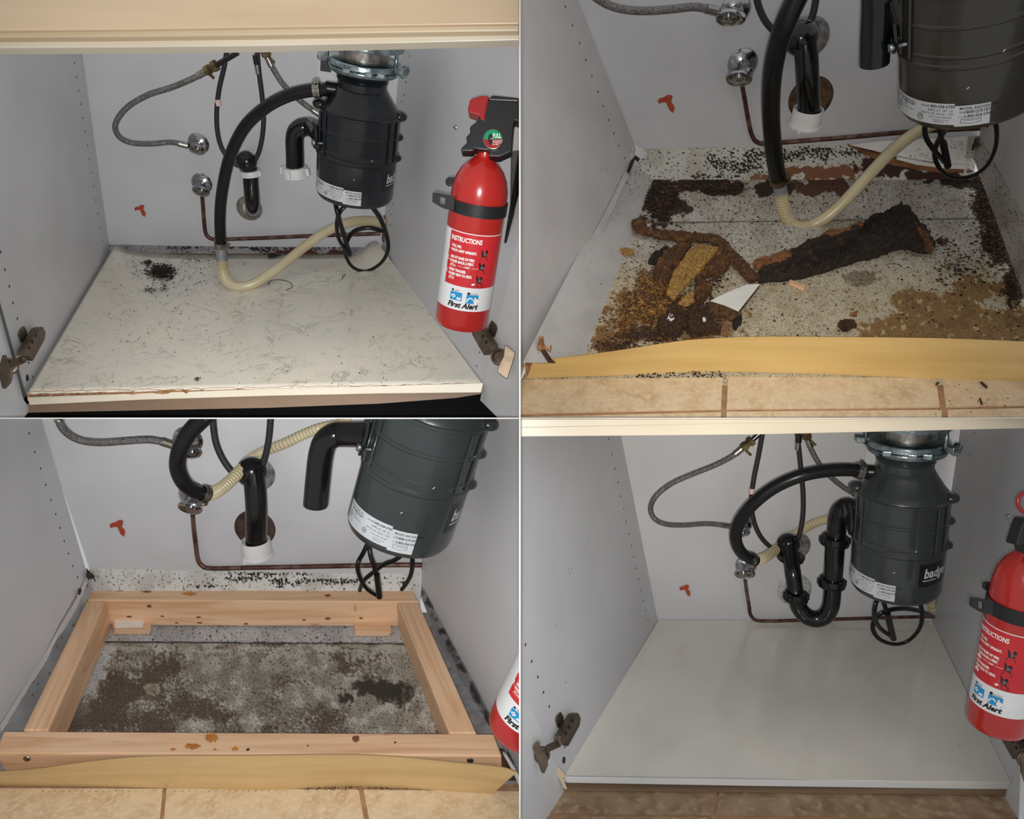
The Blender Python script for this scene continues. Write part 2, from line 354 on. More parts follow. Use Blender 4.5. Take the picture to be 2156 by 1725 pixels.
# ------------------------------------------------------------------ builders for the repeated plumbing
def dia(px, P): return px*((P-CAM).y)/F                # size in metres of a length of px pixels at point P
def slabpx(name, pts, surf, off, m, parent=None, bevel=0, mb=None):
    q = mb or MB(); q.prism([surf(*p) for p in pts], off)
    return q.build(name, m, parent, bevel=bevel)
def holes(mb, surf, nrm, cents, r, m=1, seg=10):
    for x, y in cents:
        P = surf(x, y); X = nrm.cross(Vector((0, 0, 1))).normalized(); Y = nrm.cross(X)
        mb.poly([P+nrm*.0005+(X*math.cos(2*math.pi*k/seg)+Y*math.sin(2*math.pi*k/seg))*r for k in range(seg)], m)
def lerp_pts(a, b, n): return [(a[0]+(b[0]-a[0])*i/(n-1), a[1]+(b[1]-a[1])*i/(n-1)) for i in range(n)]
def wallpath(P, h):                                   # pixels + stand-off from the back wall -> smooth path
    out = []
    for i, p in enumerate(P):
        hh = p[2] if len(p) > 2 else (h(i/(len(P)-1)) if callable(h) else h)
        out.append((p[0], p[1], hh))
    return [B.bk(*q) for q in sp2(out, 7)]
def hose(name, label, cat, P, h, rpx, m, group=None, seg=16, rib=0, ribn=60, parent=None):
    pts = wallpath(P, h); n = len(pts)
    if rib: pts = spline(pts, 8)[:]
    r0 = dia(rpx[0], pts[0]); r1 = dia(rpx[1], pts[-1])
    fn = (lambda t: (r0+(r1-r0)*t)*(1+rib*math.sin(t*ribn*2*math.pi))) if rib else (lambda t: r0+(r1-r0)*t)
    o = MB().tube(pts, fn, seg).build(name, m, parent)
    if parent is None: tag(o, label, cat, group)
    return o, pts
def braided(label, P, h, rpx, nut, where, group='braided supply hoses'):
    """steel braided supply hose with crimp ferrules at both ends"""
    pts = wallpath(P, h); r = dia(rpx, pts[len(pts)//2])
    t = thing('supply_hose', label, 'hose', pts[-1], group)
    MB().tube(pts, r, 16).build('braided_sleeve', M['braid'], t)
    for a, b, s in ((pts[0], pts[2], 1.18), (pts[-1], pts[-3], 1.18)):
        MB().cyl(a, a+(b-a).normalized()*r*3.2, r*s).build('crimp_ferrule', M['steel'], t)
    if nut:
        a = pts[0]; d = (pts[0]-pts[3]).normalized()
        mb = MB(); mb.lathe([(r*1.1, 0), (r*1.75, r*.3), (r*1.8, r*2), (r*1.5, r*2.1), (r*1.5, r*3.3), (r*2.0, r*3.4), (r*2.0, r*5), (r*1.2, r*5.2)], a, d, 6)
        mb.cyl(a+d*r*.5, a+d*r*.5+(Vector((.7, -.2, -.7))*r*4), r*.5, 10)
        nb = mb.build('coupling_nut', M['brass'], t)
        if nut == 2: MB().cyl(a+d*r*5, a+d*r*14, r*.9).build('riser_tube', M['black'], t)
    return t
def valve(label, ex, ey, er, hx, hy, hw, hh, rot, down=None, side=None, group='chrome stop valves'):
    P = B.bk(ex, ey); R = dia(er, P); N = B.N
    t = thing('stop_valve', label, 'valve', P-B.U*R, group)
    MB().lathe([(R, 0), (R, R*.08), (R*.93, R*.2), (R*.7, R*.38), (R*.42, R*.5), (R*.4, R*.6)], P, N, 40).build('escutcheon', M['chrome'], t)
    Hc = B.bk(hx, hy, R*2.1); S0 = P+N*R*.5
    # body: stub from the wall, valve barrel and the stem that carries the handle
    K = P+N*R*1.5+B.U*(-R*.1)
    mb = MB().cyl(S0, K+N*R*.2, R*.34); mb.ball(K, R*.42); mb.cyl(K, K+(Hc-K)*.85, R*.26); mb.lathe([(R*.3, 0), (R*.36, .1*R), (R*.36, .5*R), (R*.3, .6*R)], S0, N, 6)
    if side: mb.cyl(K, side, R*.22)
    mb.build('valve_body', M['chrome'], t)
    A = (B.N*.87-B.U*.5-Vector((rot, 0, 0))).normalized(); rr = dia(hw, Hc)
    X = Vector((1, 0, 0)); X = (X-A*X.dot(A)).normalized()
    mb = MB(); mb.lathe([(rr*.3, -.12*rr), (rr*.75, -.1*rr), (rr, -.16*rr), (rr*1.04, 0), (rr*.98, .12*rr), (rr*.86, .05*rr), (rr*.3, .02*rr), (rr*.28, .12*rr), (rr*.1, .16*rr)], Hc, A, 32, X=X, ey=.82)
    hd = mb.build('handle', M['chrome'], t)
    mb = MB().ball(Hc+A*rr*.16, rr*.14)
    Y = A.cross(X)
    for s in (-1, 1):
        mb.lathe([(rr*.16, .055*rr), (rr*.16, .075*rr)], Hc+X*s*rr*.62, A, 12)
    mb.build('handle_screw', M['brass'], hd)
    return t, Hc
def escut(mb, px, py, rpx, h=0, dome=.12, hole=0):
    P = B.bk(px, py, h); R = dia(rpx, P)
    mb.lathe([(R, 0), (R*1.0, R*.06), (R*.93, R*dome), (R*.5, R*dome*1.1), (R*max(hole, .3), R*dome)], P, B.N, 44)
    return P, R
def nutring(mb, P, A, R, L, lugs=6, lug=.14):
    """slip-joint nut: collar with lugs"""
    mb.lathe([(R*.86, 0), (R*.98, L*.06), (R, L*.2), (R, L*.8), (R*1.06, L*.84), (R*1.06, L), (R*.86, L)], P, A, 36)
    A = A.normalized(); X = Vector((1, 0, 0)); X = (X-A*X.dot(A)).normalized(); Y = A.cross(X)
    for k in range(lugs):
        a = 2*math.pi*k/lugs+.2; d = X*math.cos(a)+Y*math.sin(a)
        mb.box(P+A*L*.5+d*R*1.02, d*R*lug, A*L*.36, A.cross(d)*R*.1)
def clamp(name, P, A, R, wdt, parent, screw_dir, m='steel'):
    A = A.normalized(); mb = MB()
    mb.lathe([(R*.98, 0), (R*1.12, 0), (R*1.12, wdt), (R*.98, wdt)], P-A*wdt/2, A, 36, cap=False)
    X = (screw_dir-A*screw_dir.dot(A)).normalized(); Y = A.cross(X)
    mb.box(P+X*R*1.25, X*R*.16, Y*R*.42, A*wdt*.5); mb.cyl(P+X*R*1.3-Y*R*.7, P+X*R*1.3+Y*R*.75, R*.2, 12)
    for k in range(18):
        a = 2*math.pi*k/36+2.2; d = X*math.cos(a)+Y*math.sin(a)
        mb.box(P+d*R*1.125, d*R*.01, A.cross(d)*R*.025, A*wdt*.3, 1)
    return mb.build(name, [M[m], M['hole']], parent)

def disposer(label, p0, p1, h, rpx, mk, th_end, th_txt, top=True, group='garbage disposers'):
    """food waste disposer hung from its mounting ring; p0/p1 = ends of its axis"""
    P0 = B.bk(p0[0], p0[1], h); P1 = B.bk(p1[0], p1[1], h); A = (P1-P0).normalized(); L = (P1-P0).length
    R = dia(rpx, P1)
    Cc = CAM-(P0+P1)/2; Cc = (Cc-A*Cc.dot(A)).normalized(); X = Cc.cross(A); X = X if X.x > 0 else -X
    def S(th, t, k=1.0):
        a = math.radians(th); return P0+A*t*L+(Cc*math.cos(a)+X*math.sin(a))*R*k
    T = thing('garbage_disposer', label, 'garbage disposer', P1, group)
    l = lambda pr: [(r*R, t*L) for r, t in pr]
    if top:
        MB().lathe(l([(.5, -.02), (.88, -.015), (.9, 0), (.9, .035), (.8, .042), (.57, .045)]), P0, A, 56).build('upper_mounting_ring', M['zinc'], T)
        MB().lathe(l([(.57, .03), (.57, .12)]), P0, A, 48).build('steel_neck', M['steel'], T)
        mb = MB()
        mb.lathe(l([(.55, .105), (.78, .11), (.84, .118), (.86, .15), (.8, .155), (.6, .16)]), P0, A, 56)
        for th in (-75, 62, 178):
            c = S(th, .128, .93); d = (c-(P0+A*.128*L)).normalized()
            mb.box(c, d*R*.12, A.cross(d)*R*.11, A*L*.016)
        mr = mb.build('mounting_ring', M['zinc'], T, bevel=.0015)
        for th in (-70, 56, 178): MB().cyl(S(th, .02, .87), S(th, .15, .87), R*.045, 10).build('mounting_screw', M['zinc'], mr)
        mb = MB().lathe(l([(.55, .15), (.8, .155), (.83, .165), (.8, .188), (.7, .2), (.58, .204)]), P0, A, 56)
        for th in (-25, 8, 28): mb.box(S(th, .155, .86), Cc*R*.03, X*R*.09, A*L*.014)
        mb.cyl(S(66, .15, .98), S(80, .13, .98), R*.1, 14)
        mb.build('lower_clamp_ring', M['zinc'], T, bevel=.0015)
    mb = MB()
    mb.lathe(l([(.55, .2), (.575, .21), (.6, .214), (.575, .22), (.6, .225), (.575, .232), (.6, .238), (.575, .245), (.575, .285), (.6, .29), (.64, .31), (.84, .385), (.93, .41), (.955, .425)]), P0, A, 72, cap=False)
    mb.build('neck_cone', M[mk], T)
    mb = MB()
    mb.lathe(l([(.95, .42), (.985, .424), (.985, .436), (.965, .44), (.965, .535), (.985, .54), (.985, .55), (.968, .556), (.968, .655), (.985, .66), (.985, .668), (.972, .674), (.972, .694), (.992, .7), (.992, .712), (.96, .72)]), P0, A, 72, cap=False)
    for th in (-66, -52, 47, 63, 150, 168):
        mb.tube([S(th, .435, .985), S(th, .69, .99)], R*.022, 8)
    for th, t, sz in ((84, .422, .2), (-86, .418, .2), (92, .565, .16), (86, .695, .16), (-60, .69, .05)):
        mb.ball(S(th, t, .93), R*sz, sq=(1, .95, .62), ax=(Cc, X, A))
    mb.build('upper_housing', M[mk], T)
    mb = MB()
    mb.lathe(l([(.955, .715), (.955, .72), (.965, .73), (.955, .96), (.94, .975), (.9, .992), (.8, 1.0), (.2, 1.003)]), P0, A, 72)
    can = mb.build('motor_can', M[mk], T)
    # rating label round the foot of the can
    def patch(mb, a0, a1, t0, t1, k, m=0, n=20):
        g = [[S(a0+(a1-a0)*i/n, t, k) for i in range(n+1)] for t in (t0, t1)]; i0 = len(mb.v); mb.v += g[0]+g[1]
        for i in range(n): mb.face([i0+i, i0+i+1, i0+n+2+i, i0+n+1+i], m, True)
    mb = MB(); e = th_end; s = e-26*1.0
    patch(mb, s-62, s, .862, .958, .9655); patch(mb, s, e, .872, .966, .966)
    st = mb.build('rating_label', M['sticker'], can)
    mb = MB()
    def tx(body, th, t, size, bold=0, m=0, shear=0):
        mb.text(body, size*R, lambda x, y: S(th+math.degrees(x/R), t-y/L, .9675), m, shear=shear, bold=bold*.1)
    d = .24*L
    tx('MODEL BADGER 100-1', s+3.5, .890, .052, .0008); tx('S/N', s+3.5, .907, .045); tx('18081275187', s+7, .908, .06, .0012)
    tx('1-800-558-5700', s+7, .926, .055, .0012); tx('TYPE SERVICE', s+2.8, .925, .018)
    for a, b in ((s+5, .933), (s+19.5, .933)): mb.tube([S(a, b, .967), S(a, b+.016, .967)], R*.003, 6)
    mb.tube([S(s+5, .933, .967), S(s+12, .933, .967), S(s+19.5, .933, .967)], R*.003, 6)
    mb.tube([S(s+5, .949, .967), S(s+12, .955, .967), S(s+19.5, .949, .967)], R*.003, 6)
    tx('IN-SINK-ERATOR', s+7, .942, .026)
    tx('1-800-558-5700', s-22, .882, .06, .0012); tx('MODEL', s-28, .882, .04); tx('AMPS 6.9  HP 1/2', s-22, .899, .05); tx('VOLTS 120  HZ 60  1 PH', s-28, .914, .045)
    tx('FOOD WASTE DISPOSER', s-21, .928, .03); tx('RACINE WI, USA', s-17, .941, .03); tx('MADE IN USA', s-17, .949, .026)
    tx('MODEL BADGER 100-1', s-60, .88, .045); tx('S/N 18081275187', s-56, .893, .05, .001)
    tx('LISTED', s-50, .905, .03); tx('CLASSIFIED APPLIANCE', s-50, .916, .022); tx('UL', s-30.5, .935, .05, .001)
    for a, t, q in ((s-56.5, .915, .045), (s-29, .932, .045)):
        mb.tube([S(a+math.degrees(q*math.cos(k*.5236)), t+q*R/L*math.sin(k*.5236), .967) for k in range(13)], R*.004, 6)
    mb.build('printed_text', M['ink'], st)
    mb = MB(); patch(mb, th_txt-6, th_txt+62, .745, .875, .9658); lp = mb.build('badge_plate', M['black'], can)
    mb = MB(); mb.text('badger', .27*R, lambda x, y: S(th_txt+math.degrees(x*1.0/R), .825-y*1.15/L, .968), bold=.0006*R/.08, shear=.15)
    patch(mb, th_txt-1, th_txt+20, .838, .843, .968); mb.build('badge_lettering', M['ink_s'], lp)
    # wear marks
    mb = MB()
    for th, t in ((20, .668), (-3, .8)):
        MB().tube([S(th, t, .985 if t < .7 else .966), S(th+1.6, t-.008, .985 if t < .7 else .966)], R*.007, 6).build('paint_chip', M['ink_w'], can)
    return T, S, R, L, A, X, Cc, P0, P1
def cord(T, loops, rpx):
    """rubber power cord hanging in a coil below the disposer"""
    mb = MB()
    for P in loops:
        pts = [B.bk(*q) for q in sp2(P, 8)]; mb.tube(pts, dia(rpx, pts[0]), 12, flat=.75)
    return mb.build('power_cord', M['rubber'], T)
def extinguisher(label, a, b, rpx, da, db, th0=0, handle=None, group='fire extinguishers'):
    P0 = at(a[0], a[1], da); P1 = at(b[0], b[1], db); A = (P1-P0).normalized(); L = (P1-P0).length; R = dia(rpx, (P0+P1)/2)
    Cc = CAM-(P0+P1)/2; Cc = (Cc-A*Cc.dot(A)).normalized(); X = Cc.cross(A); X = X if X.x > 0 else -X
    def S(th, t, k=1.0):
        q = math.radians(th+th0); return P0+A*t*L+(Cc*math.cos(q)+X*math.sin(q))*R*k
    T = thing('fire_extinguisher', label, 'fire extinguisher', P1, group)
    l = lambda pr: [(r*R, t*L) for r, t in pr]
    MB().lathe(l([(.27, -.07), (.27, -.01), (.3, .0), (.5, .025), (.74, .068), (.9, .12), (.98, .175), (1, .22), (1, .96), (.985, .98), (.93, .995), (.8, 1.0), (.2, .985)]), P0, A, 72).build('cylinder', M['red'], T)
    def patch(mb, a0, a1, t0, t1, k, m=0, n=30):
        g = [[S(a0+(a1-a0)*i/n-th0*0, t, k) for i in range(n+1)] for t in (t0, t1)]; i0 = len(mb.v); mb.v += g[0]+g[1]
        for i in range(n): mb.face([i0+i, i0+i+1, i0+n+2+i, i0+n+1+i], m, True)
    mb = MB(); patch(mb, -100, 190, .40, .86, 1.004); lb = mb.build('wrap_label', M['label'], T)
    mb = MB(); patch(mb, -64, 72, .405, .715, 1.008); rp = mb.build('instruction_panel', M['label_red'], lb)
    W_ = MB()
    def tx(mb, body, th, t, size, bold=0, shear=0, k=1.011, sx=1.0):
        mb.text(body, size*R, lambda x, y: S(th+math.degrees(x*sx/R), t-y/L, k), bold=bold*R, shear=shear)
    tx(W_, 'INSTRUCTIONS', -60, .455, .235, .009, sx=.72)
    for n_, t, l1, l2 in (('1.', .505, 'PULL PIN.', 'HOLD UNIT UPRIGHT.'), ('2.', .57, 'AIM AT BASE OF FIRE.', 'STAND BACK 6 FEET.'), ('3.', .645, 'PRESS TRIGGER.', 'SWEEP SIDE TO SIDE.')):
        tx(W_, n_, -67, t+.006, .22, .004); tx(W_, l1, -56, t-.012, .125, .007, sx=.78); tx(W_, l2, -56, t+.012, .125, .007, sx=.78)
    tx(W_, '6 FEET', -23, .602, .08, .003); 
    W_.tube([S(-36, .598, 1.012), S(-25, .598, 1.012)], R*.008, 6); W_.tube([S(-7, .598, 1.012), S(6, .598, 1.012)], R*.008, 6)
    for t in (.598, .672):
        for q in range(4): W_.tube([S(-54+q*4, t+.01, 1.012), S(-52+q*3.4, t-.012+.004*abs(q-1), 1.012)], R*.014, 6)
    W_.poly([S(-43, .678, 1.012), S(-43, .664, 1.012), S(4, .668, 1.012), S(4, .671, 1.012)])
    W_.poly([S(-3, .69, 1.012), S(5, .684, 1.012), S(3, .692, 1.012), S(8, .694, 1.012), S(-1, .7, 1.012)])
    patch(W_, -64, 72, .402, .405, 1.009)
    W_.build('white_lettering', M['ink_w'], rp)
    K_ = MB()
    for th, t, r_ in ((16, .505, 0), (14, .583, .4), (12, .66, .4)):
        c, s_ = math.cos(r_), math.sin(r_)
        q = [(-8, -.018), (6, -.02), (9, -.004), (5, .0), (6, .022), (-5, .022), (-6, .002)]
        K_.poly([S(th+x*c, t+y+x*.0009*s_*2, 1.012) for x, y in q])
        K_.tube([S(th-6, t+.024, 1.012), S(th-8, t+.045, 1.012)], R*.01, 6); K_.tube([S(th+5, t+.024, 1.012), S(th+9, t+.045, 1.012)], R*.01, 6)
    K_.tube([S(9, .683, 1.012), S(10, .705, 1.012), S(16, .712, 1.012), S(24, .706, 1.012), S(20, .683, 1.012)], R*.01, 6)
    K_.build('pictogram', M['ink'], rp)
    K_ = MB()
    for th, t, r_ in ((16, .507, 0), (14, .586, .4), (12, .663, .4)): K_.poly([S(th-2, t-.006, 1.014), S(th+4, t-.004, 1.014), S(th+4, t+.012, 1.014), S(th-2, t+.014, 1.014)])
    K_.build('pictogram_fill', M['ink_g'], rp)
    Bq = MB(); patch(Bq, -44, -18, .752, .802, 1.008, n=8); patch(Bq, -9, 17, .758, .810, 1.008, n=8); bl = Bq.build('class_symbols', M['blue'], lb)
    Wq = MB()
    Wq.poly([S(-43, .778, 1.012), S(-36, .764, 1.012), S(-31, .778, 1.012), S(-36, .79, 1.012)]); Wq.poly([S(-30, .795, 1.012), S(-27, .778, 1.012), S(-24, .787, 1.012), S(-21, .776, 1.012), S(-20, .797, 1.012)])
    Wq.tube([S(-7, .80, 1.012), S(-6, .785, 1.012), S(0, .775, 1.012), S(5, .785, 1.012)], R*.03, 6); Wq.tube([S(9, .79, 1.012), S(10, .77, 1.012)], R*.03, 6); Wq.lathe([(R*.1, 0), (R*.1, .002*R)], S(12, .795, 1.01), S(12, .795, 1.2)-S(12, .795, 1.0), 16)
    Wq.build('class_pictogram', M['ink_w'], bl)
    K_ = MB(); tx(K_, 'First Alert', -48, .843, .27, .013, .28, 1.009, sx=1.0)
    patch(K_, -42, -37, .737, .748, 1.008, n=3); K_.lathe([(R*.055, 0), (R*.055, .002*R)], S(-5, .750, 1.007), S(-5, .750, 1.2)-S(-5, .750, 1.0), 16)
    tx(K_, 'LIQUIDS', -35, .742, .05, 0, 0, 1.009); tx(K_, 'GREASE', -35, .749, .05, 0, 0, 1.009); tx(K_, 'ELECTRICAL', -1, .751, .05, 0, 0, 1.009); tx(K_, 'EQUIPMENT', -1, .758, .05, 0, 0, 1.009)
    for q in range(22): tx(K_, ('Dry chemical extinguisher', 'Recharge after use', 'Inspect monthly', 'Store at 40 to 120 F')[q % 4], 80, .42+q*.019, .07, 0, 0, 1.009)
    K_.build('black_lettering', M['ink'], lb)
    return T, S, R, L, A, X, Cc, P0, P1
def blade(pts, d, th, m, name, parent, bevel=.0015, push=None):
    """flat-sided moulded part seen side-on: outline at distance d, real thickness th"""
    return MB().prism([at(x, y, d if not callable(d) else d(x, y)) for x, y in pts], (0, th, 0)).build(name, M[m], parent, bevel=bevel)
def hinge(cab, f, wl, flip=1):
    """concealed hinge on a cabinet side: body with wall plate, arm link, screws"""
    n = (B.LN if flip > 0 else B.RN)
    mb = MB()
    mb.prism([wl(*f(*p), .006) for p in [(66, 691), (75, 688), (81, 700), (78, 716), (53, 760), (46, 750), (34, 749), (36, 738)]], n*.012)
    body = mb.build('hinge', M['bronze'], cab, bevel=.001)
    MB().prism([wl(*f(*p), .0005) for p in [(48, 687), (53, 697), (55, 718), (42, 722), (37, 704), (40, 695)]], n*.003).build('wall_plate', M['bronze'], body, bevel=.001)
    for x, y in ((76, 706), (69, 720), (62, 733)):
        c = wl(*f(x, y), .0185); MB().cyl(c, c+n*.0012, .0028, 14).build('adjusting_screw', M['ink'], body)
    d0 = (wl(*f(50, 755), .014)-CAM).y-.004; d1 = min(d0, 1.30)
    MB().prism([at(*f(x, y), d_) for x, y, d_ in [(17, 763, d1), (44, 750, d0), (52, 752, d0), (50, 763, d0), (20, 776, d1)]], (0, .007, 0)).build('link_arm', M['bronze'], body, bevel=.001)
    return body
def doorplate(body, pts, d, cup, cd_, s=1):
    MB().prism([at(x, y, d) for x, y in pts], (0, .003, 0)).build('door_plate', M['bronze'], body, bevel=.001)
    MB().lathe([(.014, 0), (.013, .004), (.009, .005), (.008, .001), (.002, .001)], at(cup[0], cup[1], cd_), Vector((.3*s, -.9, .1)), 24).build('hinge_cup', M['bronze'], body)
def crumbs(name, label, cat, pts, m, parent=None, kind='stuff', group=None, flat=.45):
    mb = MB(); ax = (Vector((1, 0, 0)), B.U.cross(Vector((1, 0, 0))), B.U)
    for P, s in pts:
        a = random.random()*6.28; X = ax[0]*math.cos(a)+ax[1]*math.sin(a); Y = ax[1]*math.cos(a)-ax[0]*math.sin(a)
        e = random.uniform(.45, 1.0); hz = random.uniform(.5, 1)*flat; i = len(mb.v); k = random.choice((4, 5, 5, 6))
        rim = [P+(X*math.cos(6.28*q/k+random.uniform(-.3, .3))+Y*e*math.sin(6.28*q/k+random.uniform(-.3, .3)))*s*random.uniform(.6, 1.15)+B.U*s*random.uniform(-.1, .25)*flat for q in range(k)]
        mb.v += rim+[P+B.U*s*hz*1.2+X*s*random.uniform(-.3, .3)]
        mt = random.randrange(len(m)) if isinstance(m, list) else 0
        for q in range(k): mb.face([i+q, i+(q+1) % k, i+k], mt)
        mb.face([i+q for q in range(k)][::-1], mt)
    o = mb.build(name, m, parent)
    if parent is None: tag(o, label, cat, group, kind)
    elif kind: o['kind'] = kind
    return o
def scatter(n, cx, cy, rx, ry, s0, s1, h=0, gauss=True, heap=0, surf=None, dens=None):
    out = []
    surf = surf or B.fl
    while len(out) < n:
        if gauss: u, v = random.gauss(0, .5), random.gauss(0, .5)
        else: u, v = random.uniform(-1, 1), random.uniform(-1, 1)
        if u*u+v*v > 2.2 and gauss: continue
        x, y = cx+u*rx, cy+v*ry
        if dens and not dens(x, y): continue
        s = s0+(s1-s0)*random.random()**2.5
        hh = h+heap*max(0, 1-(u*u+v*v))*random.random()
        out.append((surf(x, y, hh), s))
    return out
def lumpy(name, label, pts, h0, th, m, group=None, cat='debris', jit=.3, parent=None, sub=3):
    """irregular broken slab lying on the ground: outline on the floor plane, rough crumbly body"""
    P = [B.fl(x, y, h0) for x, y in pts]; c = sum(P, Vector())/len(P)
    out = []; step = .0035
    for i in range(len(P)):
        a, b = P[i], P[(i+1) % len(P)]; n = max(1, int((b-a).length/step))
        for k in range(n):
            q = a.lerp(b, k/n); d = (q-c).normalized()
            out.append(q+d*(.005*noise.noise(q*80)+.0035*noise.noise(q*260))*(.4+jit*2))
    mb = MB(); R = []
    def rough(q): return noise.noise(q*60)*.6+noise.noise(q*160+Vector((5, 0, 0)))*.5+noise.noise(q*420)*.35
    prof = [(1.0, 0), (1.01, .35), (1.0, .7), (.97, .95)]+[(.97-.06*k, 1.0+.012*k) for k in range(1, 16)]+[(.03, 1.2)]
    for s, hh in prof:
        row = []
        for q in out:
            p = c+(q-c)*s
            if hh: p = p+B.U*th*max(.12, hh+(.35+jit)*.75*rough(p)*(1 if hh > .5 else .4))+(q-c).normalized()*.003*rough(p+Vector((2, 2, 2)))*(jit+.3)
            row.append(p)
        R.append(row)
    mb.rings(R, 0, True, False)
    o = mb.build(name, M[m] if isinstance(m, str) else m, parent)
    if parent is None: tag(o, label, cat, group)
    return o
# ================================================================== dividers between the four cabinets
B = None
def bd(name, x0, x1, y0, y1, z0, z1, m):
    mb = MB().box(((x0+x1)/2, (y0+y1)/2, (z0+z1)/2), Vector(((x1-x0)/2, 0, 0)), Vector((0, (y1-y0)/2, 0)), Vector((0, 0, (z1-z0)/2)))
    return struct(mb.build(name, M[m]))
bd('trim_1', -.001, .001, 1.02, 2.3, Z0-.75, Z0+.75, 'part')
bd('trim_2', -.85, -.0012, 1.12, 2.3, Z0-.0008, Z0+.0008, 'part')
bd('trim_3', .0012, .85, 1.2, 2.3, Z0-.0008, Z0+.0008, 'part')

# ================================================================== UPPER LEFT: cabinet with the marbled liner
B = Bay(-1, 1, 822, 532, 1.36, (233, 532), (801, 532), (173, 100), (843, 100), (55, 830), (1015, 815))
WHERE = 'in the cabinet with the marbled shelf liner'
struct(MB().prism([B.bk(*p, .004) for p in ((130, 20), (880, 20), (805, 521), (470, 519), (340, 517), (230, 515))], -B.N*.006).build('wall_back', M['wall']))
def strip_tl(x, y):
    c = mixc((150, 150, 150), (124, 124, 126), ss(-.1, .3, fbm(x, y, 60, 2))); k = 0
    for q in ((560, 523, 60, 9), (480, 520, 60, 7), (640, 522, 40, 8), (700, 520, 30, 6), (380, 522, 60, 4)): k = max(k, ell(x, y, *q, .7, 24, 6))
    c = mixc(c, (28, 24, 24), ss(.12, .19, fbm(x, y, 4.5, 5)+.34*ss(-.1, .6, k)-.12))
    if 570 < x < 740: c = mixc(c, (70, 36, 32), ss(.0, .1, fbm(x, y, 40, 9)+(y-525)*.04)*ss(570, 590, x)*ss(740, 725, x))
    return c
struct(painted('trim_4', ((228, 508), (806, 508), (801, 545), (231, 545)), lambda x, y: B.bk(x, y, .001), 300, 22, strip_tl))
mb = MB().prism([B.lw(*p) for p in ((166, 50), (233, 532), (50, 842), (64, 862), (-165, 50))], -B.LN*.014)
holes(mb, B.lw, B.LN, lerp_pts((152, 104), (215, 508), 15), .0022)
holes(mb, B.lw, B.LN, [(1, 531), (10, 568), (19, 603), (27, 638), (36, 671), (60, 764), (69, 794)], .0025)
mb.lathe([(.006, 0), (.0055, .001), (.001, .001)], B.lw(57, 796), B.LN, 16, m=1)
struct(mb.build('wall_left', [M['wall'], M['hole']]))
mb = MB().prism([B.rw(*p) for p in ((846, 50), (801, 532), (1016, 815), (1011, 842), (1095, 487), (1095, 50))], -B.RN*.01)
holes(mb, B.rw, B.RN, [(862, 118), (859, 145), (855, 173), (851, 200), (846, 214), (840, 265), (845, 295), (840, 322), (828, 430), (824, 452), (823, 474), (820, 445), (1010, 742), (1004, 771)], .002)
struct(mb.build('wall_right', [M['wall'], M['hole']]))
struct(MB().prism([B.fl(*p, -.002) for p in ((55, 832), (1014, 815), (800, 532), (233, 532))], -B.U*.01).build('floor', M['taupe']))
# liner sheet with the lifted rear corner
def liner(x, y):
    h = .010
    h += .022*ss(150, 0, math.hypot(x-795, (y-500)*1.3))**2+.012*ss(60, 0, math.hypot(x-240, (y-518)*1.2))
    return B.fl(x, y, h)
back = sp2([(241, 517), (262, 524), (300, 531), (345, 535), (420, 537), (520, 537), (620, 537), (700, 537), (738, 536), (760, 526), (786, 506), (796, 512)], 6)
front = [(57, 830), (1016, 812)]
T = thing('shelf_liner', 'grey marbled vinyl shelf liner with a curled rear corner, sprinkled with black dirt', 'shelf liner', B.fl(540, 830))
mb = MB(); nb = len(back); NV = 26; g = []
for j in range(NV+1):
    v = j/NV
    for i, b in enumerate(back):
        u = (b[0]-241)/(796-241); u = max(0, min(1, u)); fx, fy = 57+(1016-57)*u, 828+(808-828)*u
        if j == NV: fy += 1.4*noise.noise(Vector((fx*.05, 0, 0)))*2
        g.append(liner(b[0]+(fx-b[0])*v, b[1]+(fy-b[1])*v))
mb.v += g
for j in range(NV):
    for i in range(nb-1): mb.face([j*nb+i, (j+1)*nb+i, (j+1)*nb+i+1, j*nb+i+1], 0, True)
sh = mb.build('vinyl_sheet', M['sheet'], T)
sd = sh.modifiers.new('solid', 'SOLIDIFY'); sd.thickness = .002; sd.offset = -1
for P in (sp2([(565, 601), (567, 594), (577, 590), (592, 590), (608, 594), (615, 601), (613, 607), (602, 611)], 5), sp2([(721, 588), (722, 582), (727, 579)], 4)):
    MB().tube([liner(x, y)+B.U*.0006 for x, y in P], .0007, 6).build('ring_stain', M['ink'], T)
mb = MB()
fr = [(57, 830)]+[(57+i*16, 829-i*.30+random.uniform(-2.2, 2.2)) for i in range(1, 60)]+[(1016, 811)]
n = len(fr)
for i in range(n-1):
    a, b = fr[i], fr[i+1]; t0 = 4.5*(1-i/n)+1.2; lo = 835-26*i/n
    mb.hexa([liner(a[0], a[1]-3)+B.U*.001, liner(b[0], b[1]-3)+B.U*.001, B.fl(b[0], b[1]+t0, .004), B.fl(a[0], a[1]+t0, .004)],
            [B.fl(a[0], a[1], -.004), B.fl(b[0], b[1], -.004), B.fl(b[0], b[1]+t0, -.004), B.fl(a[0], a[1]+t0, -.004)])
mb.build('torn_front_edge', M['chip'], T)
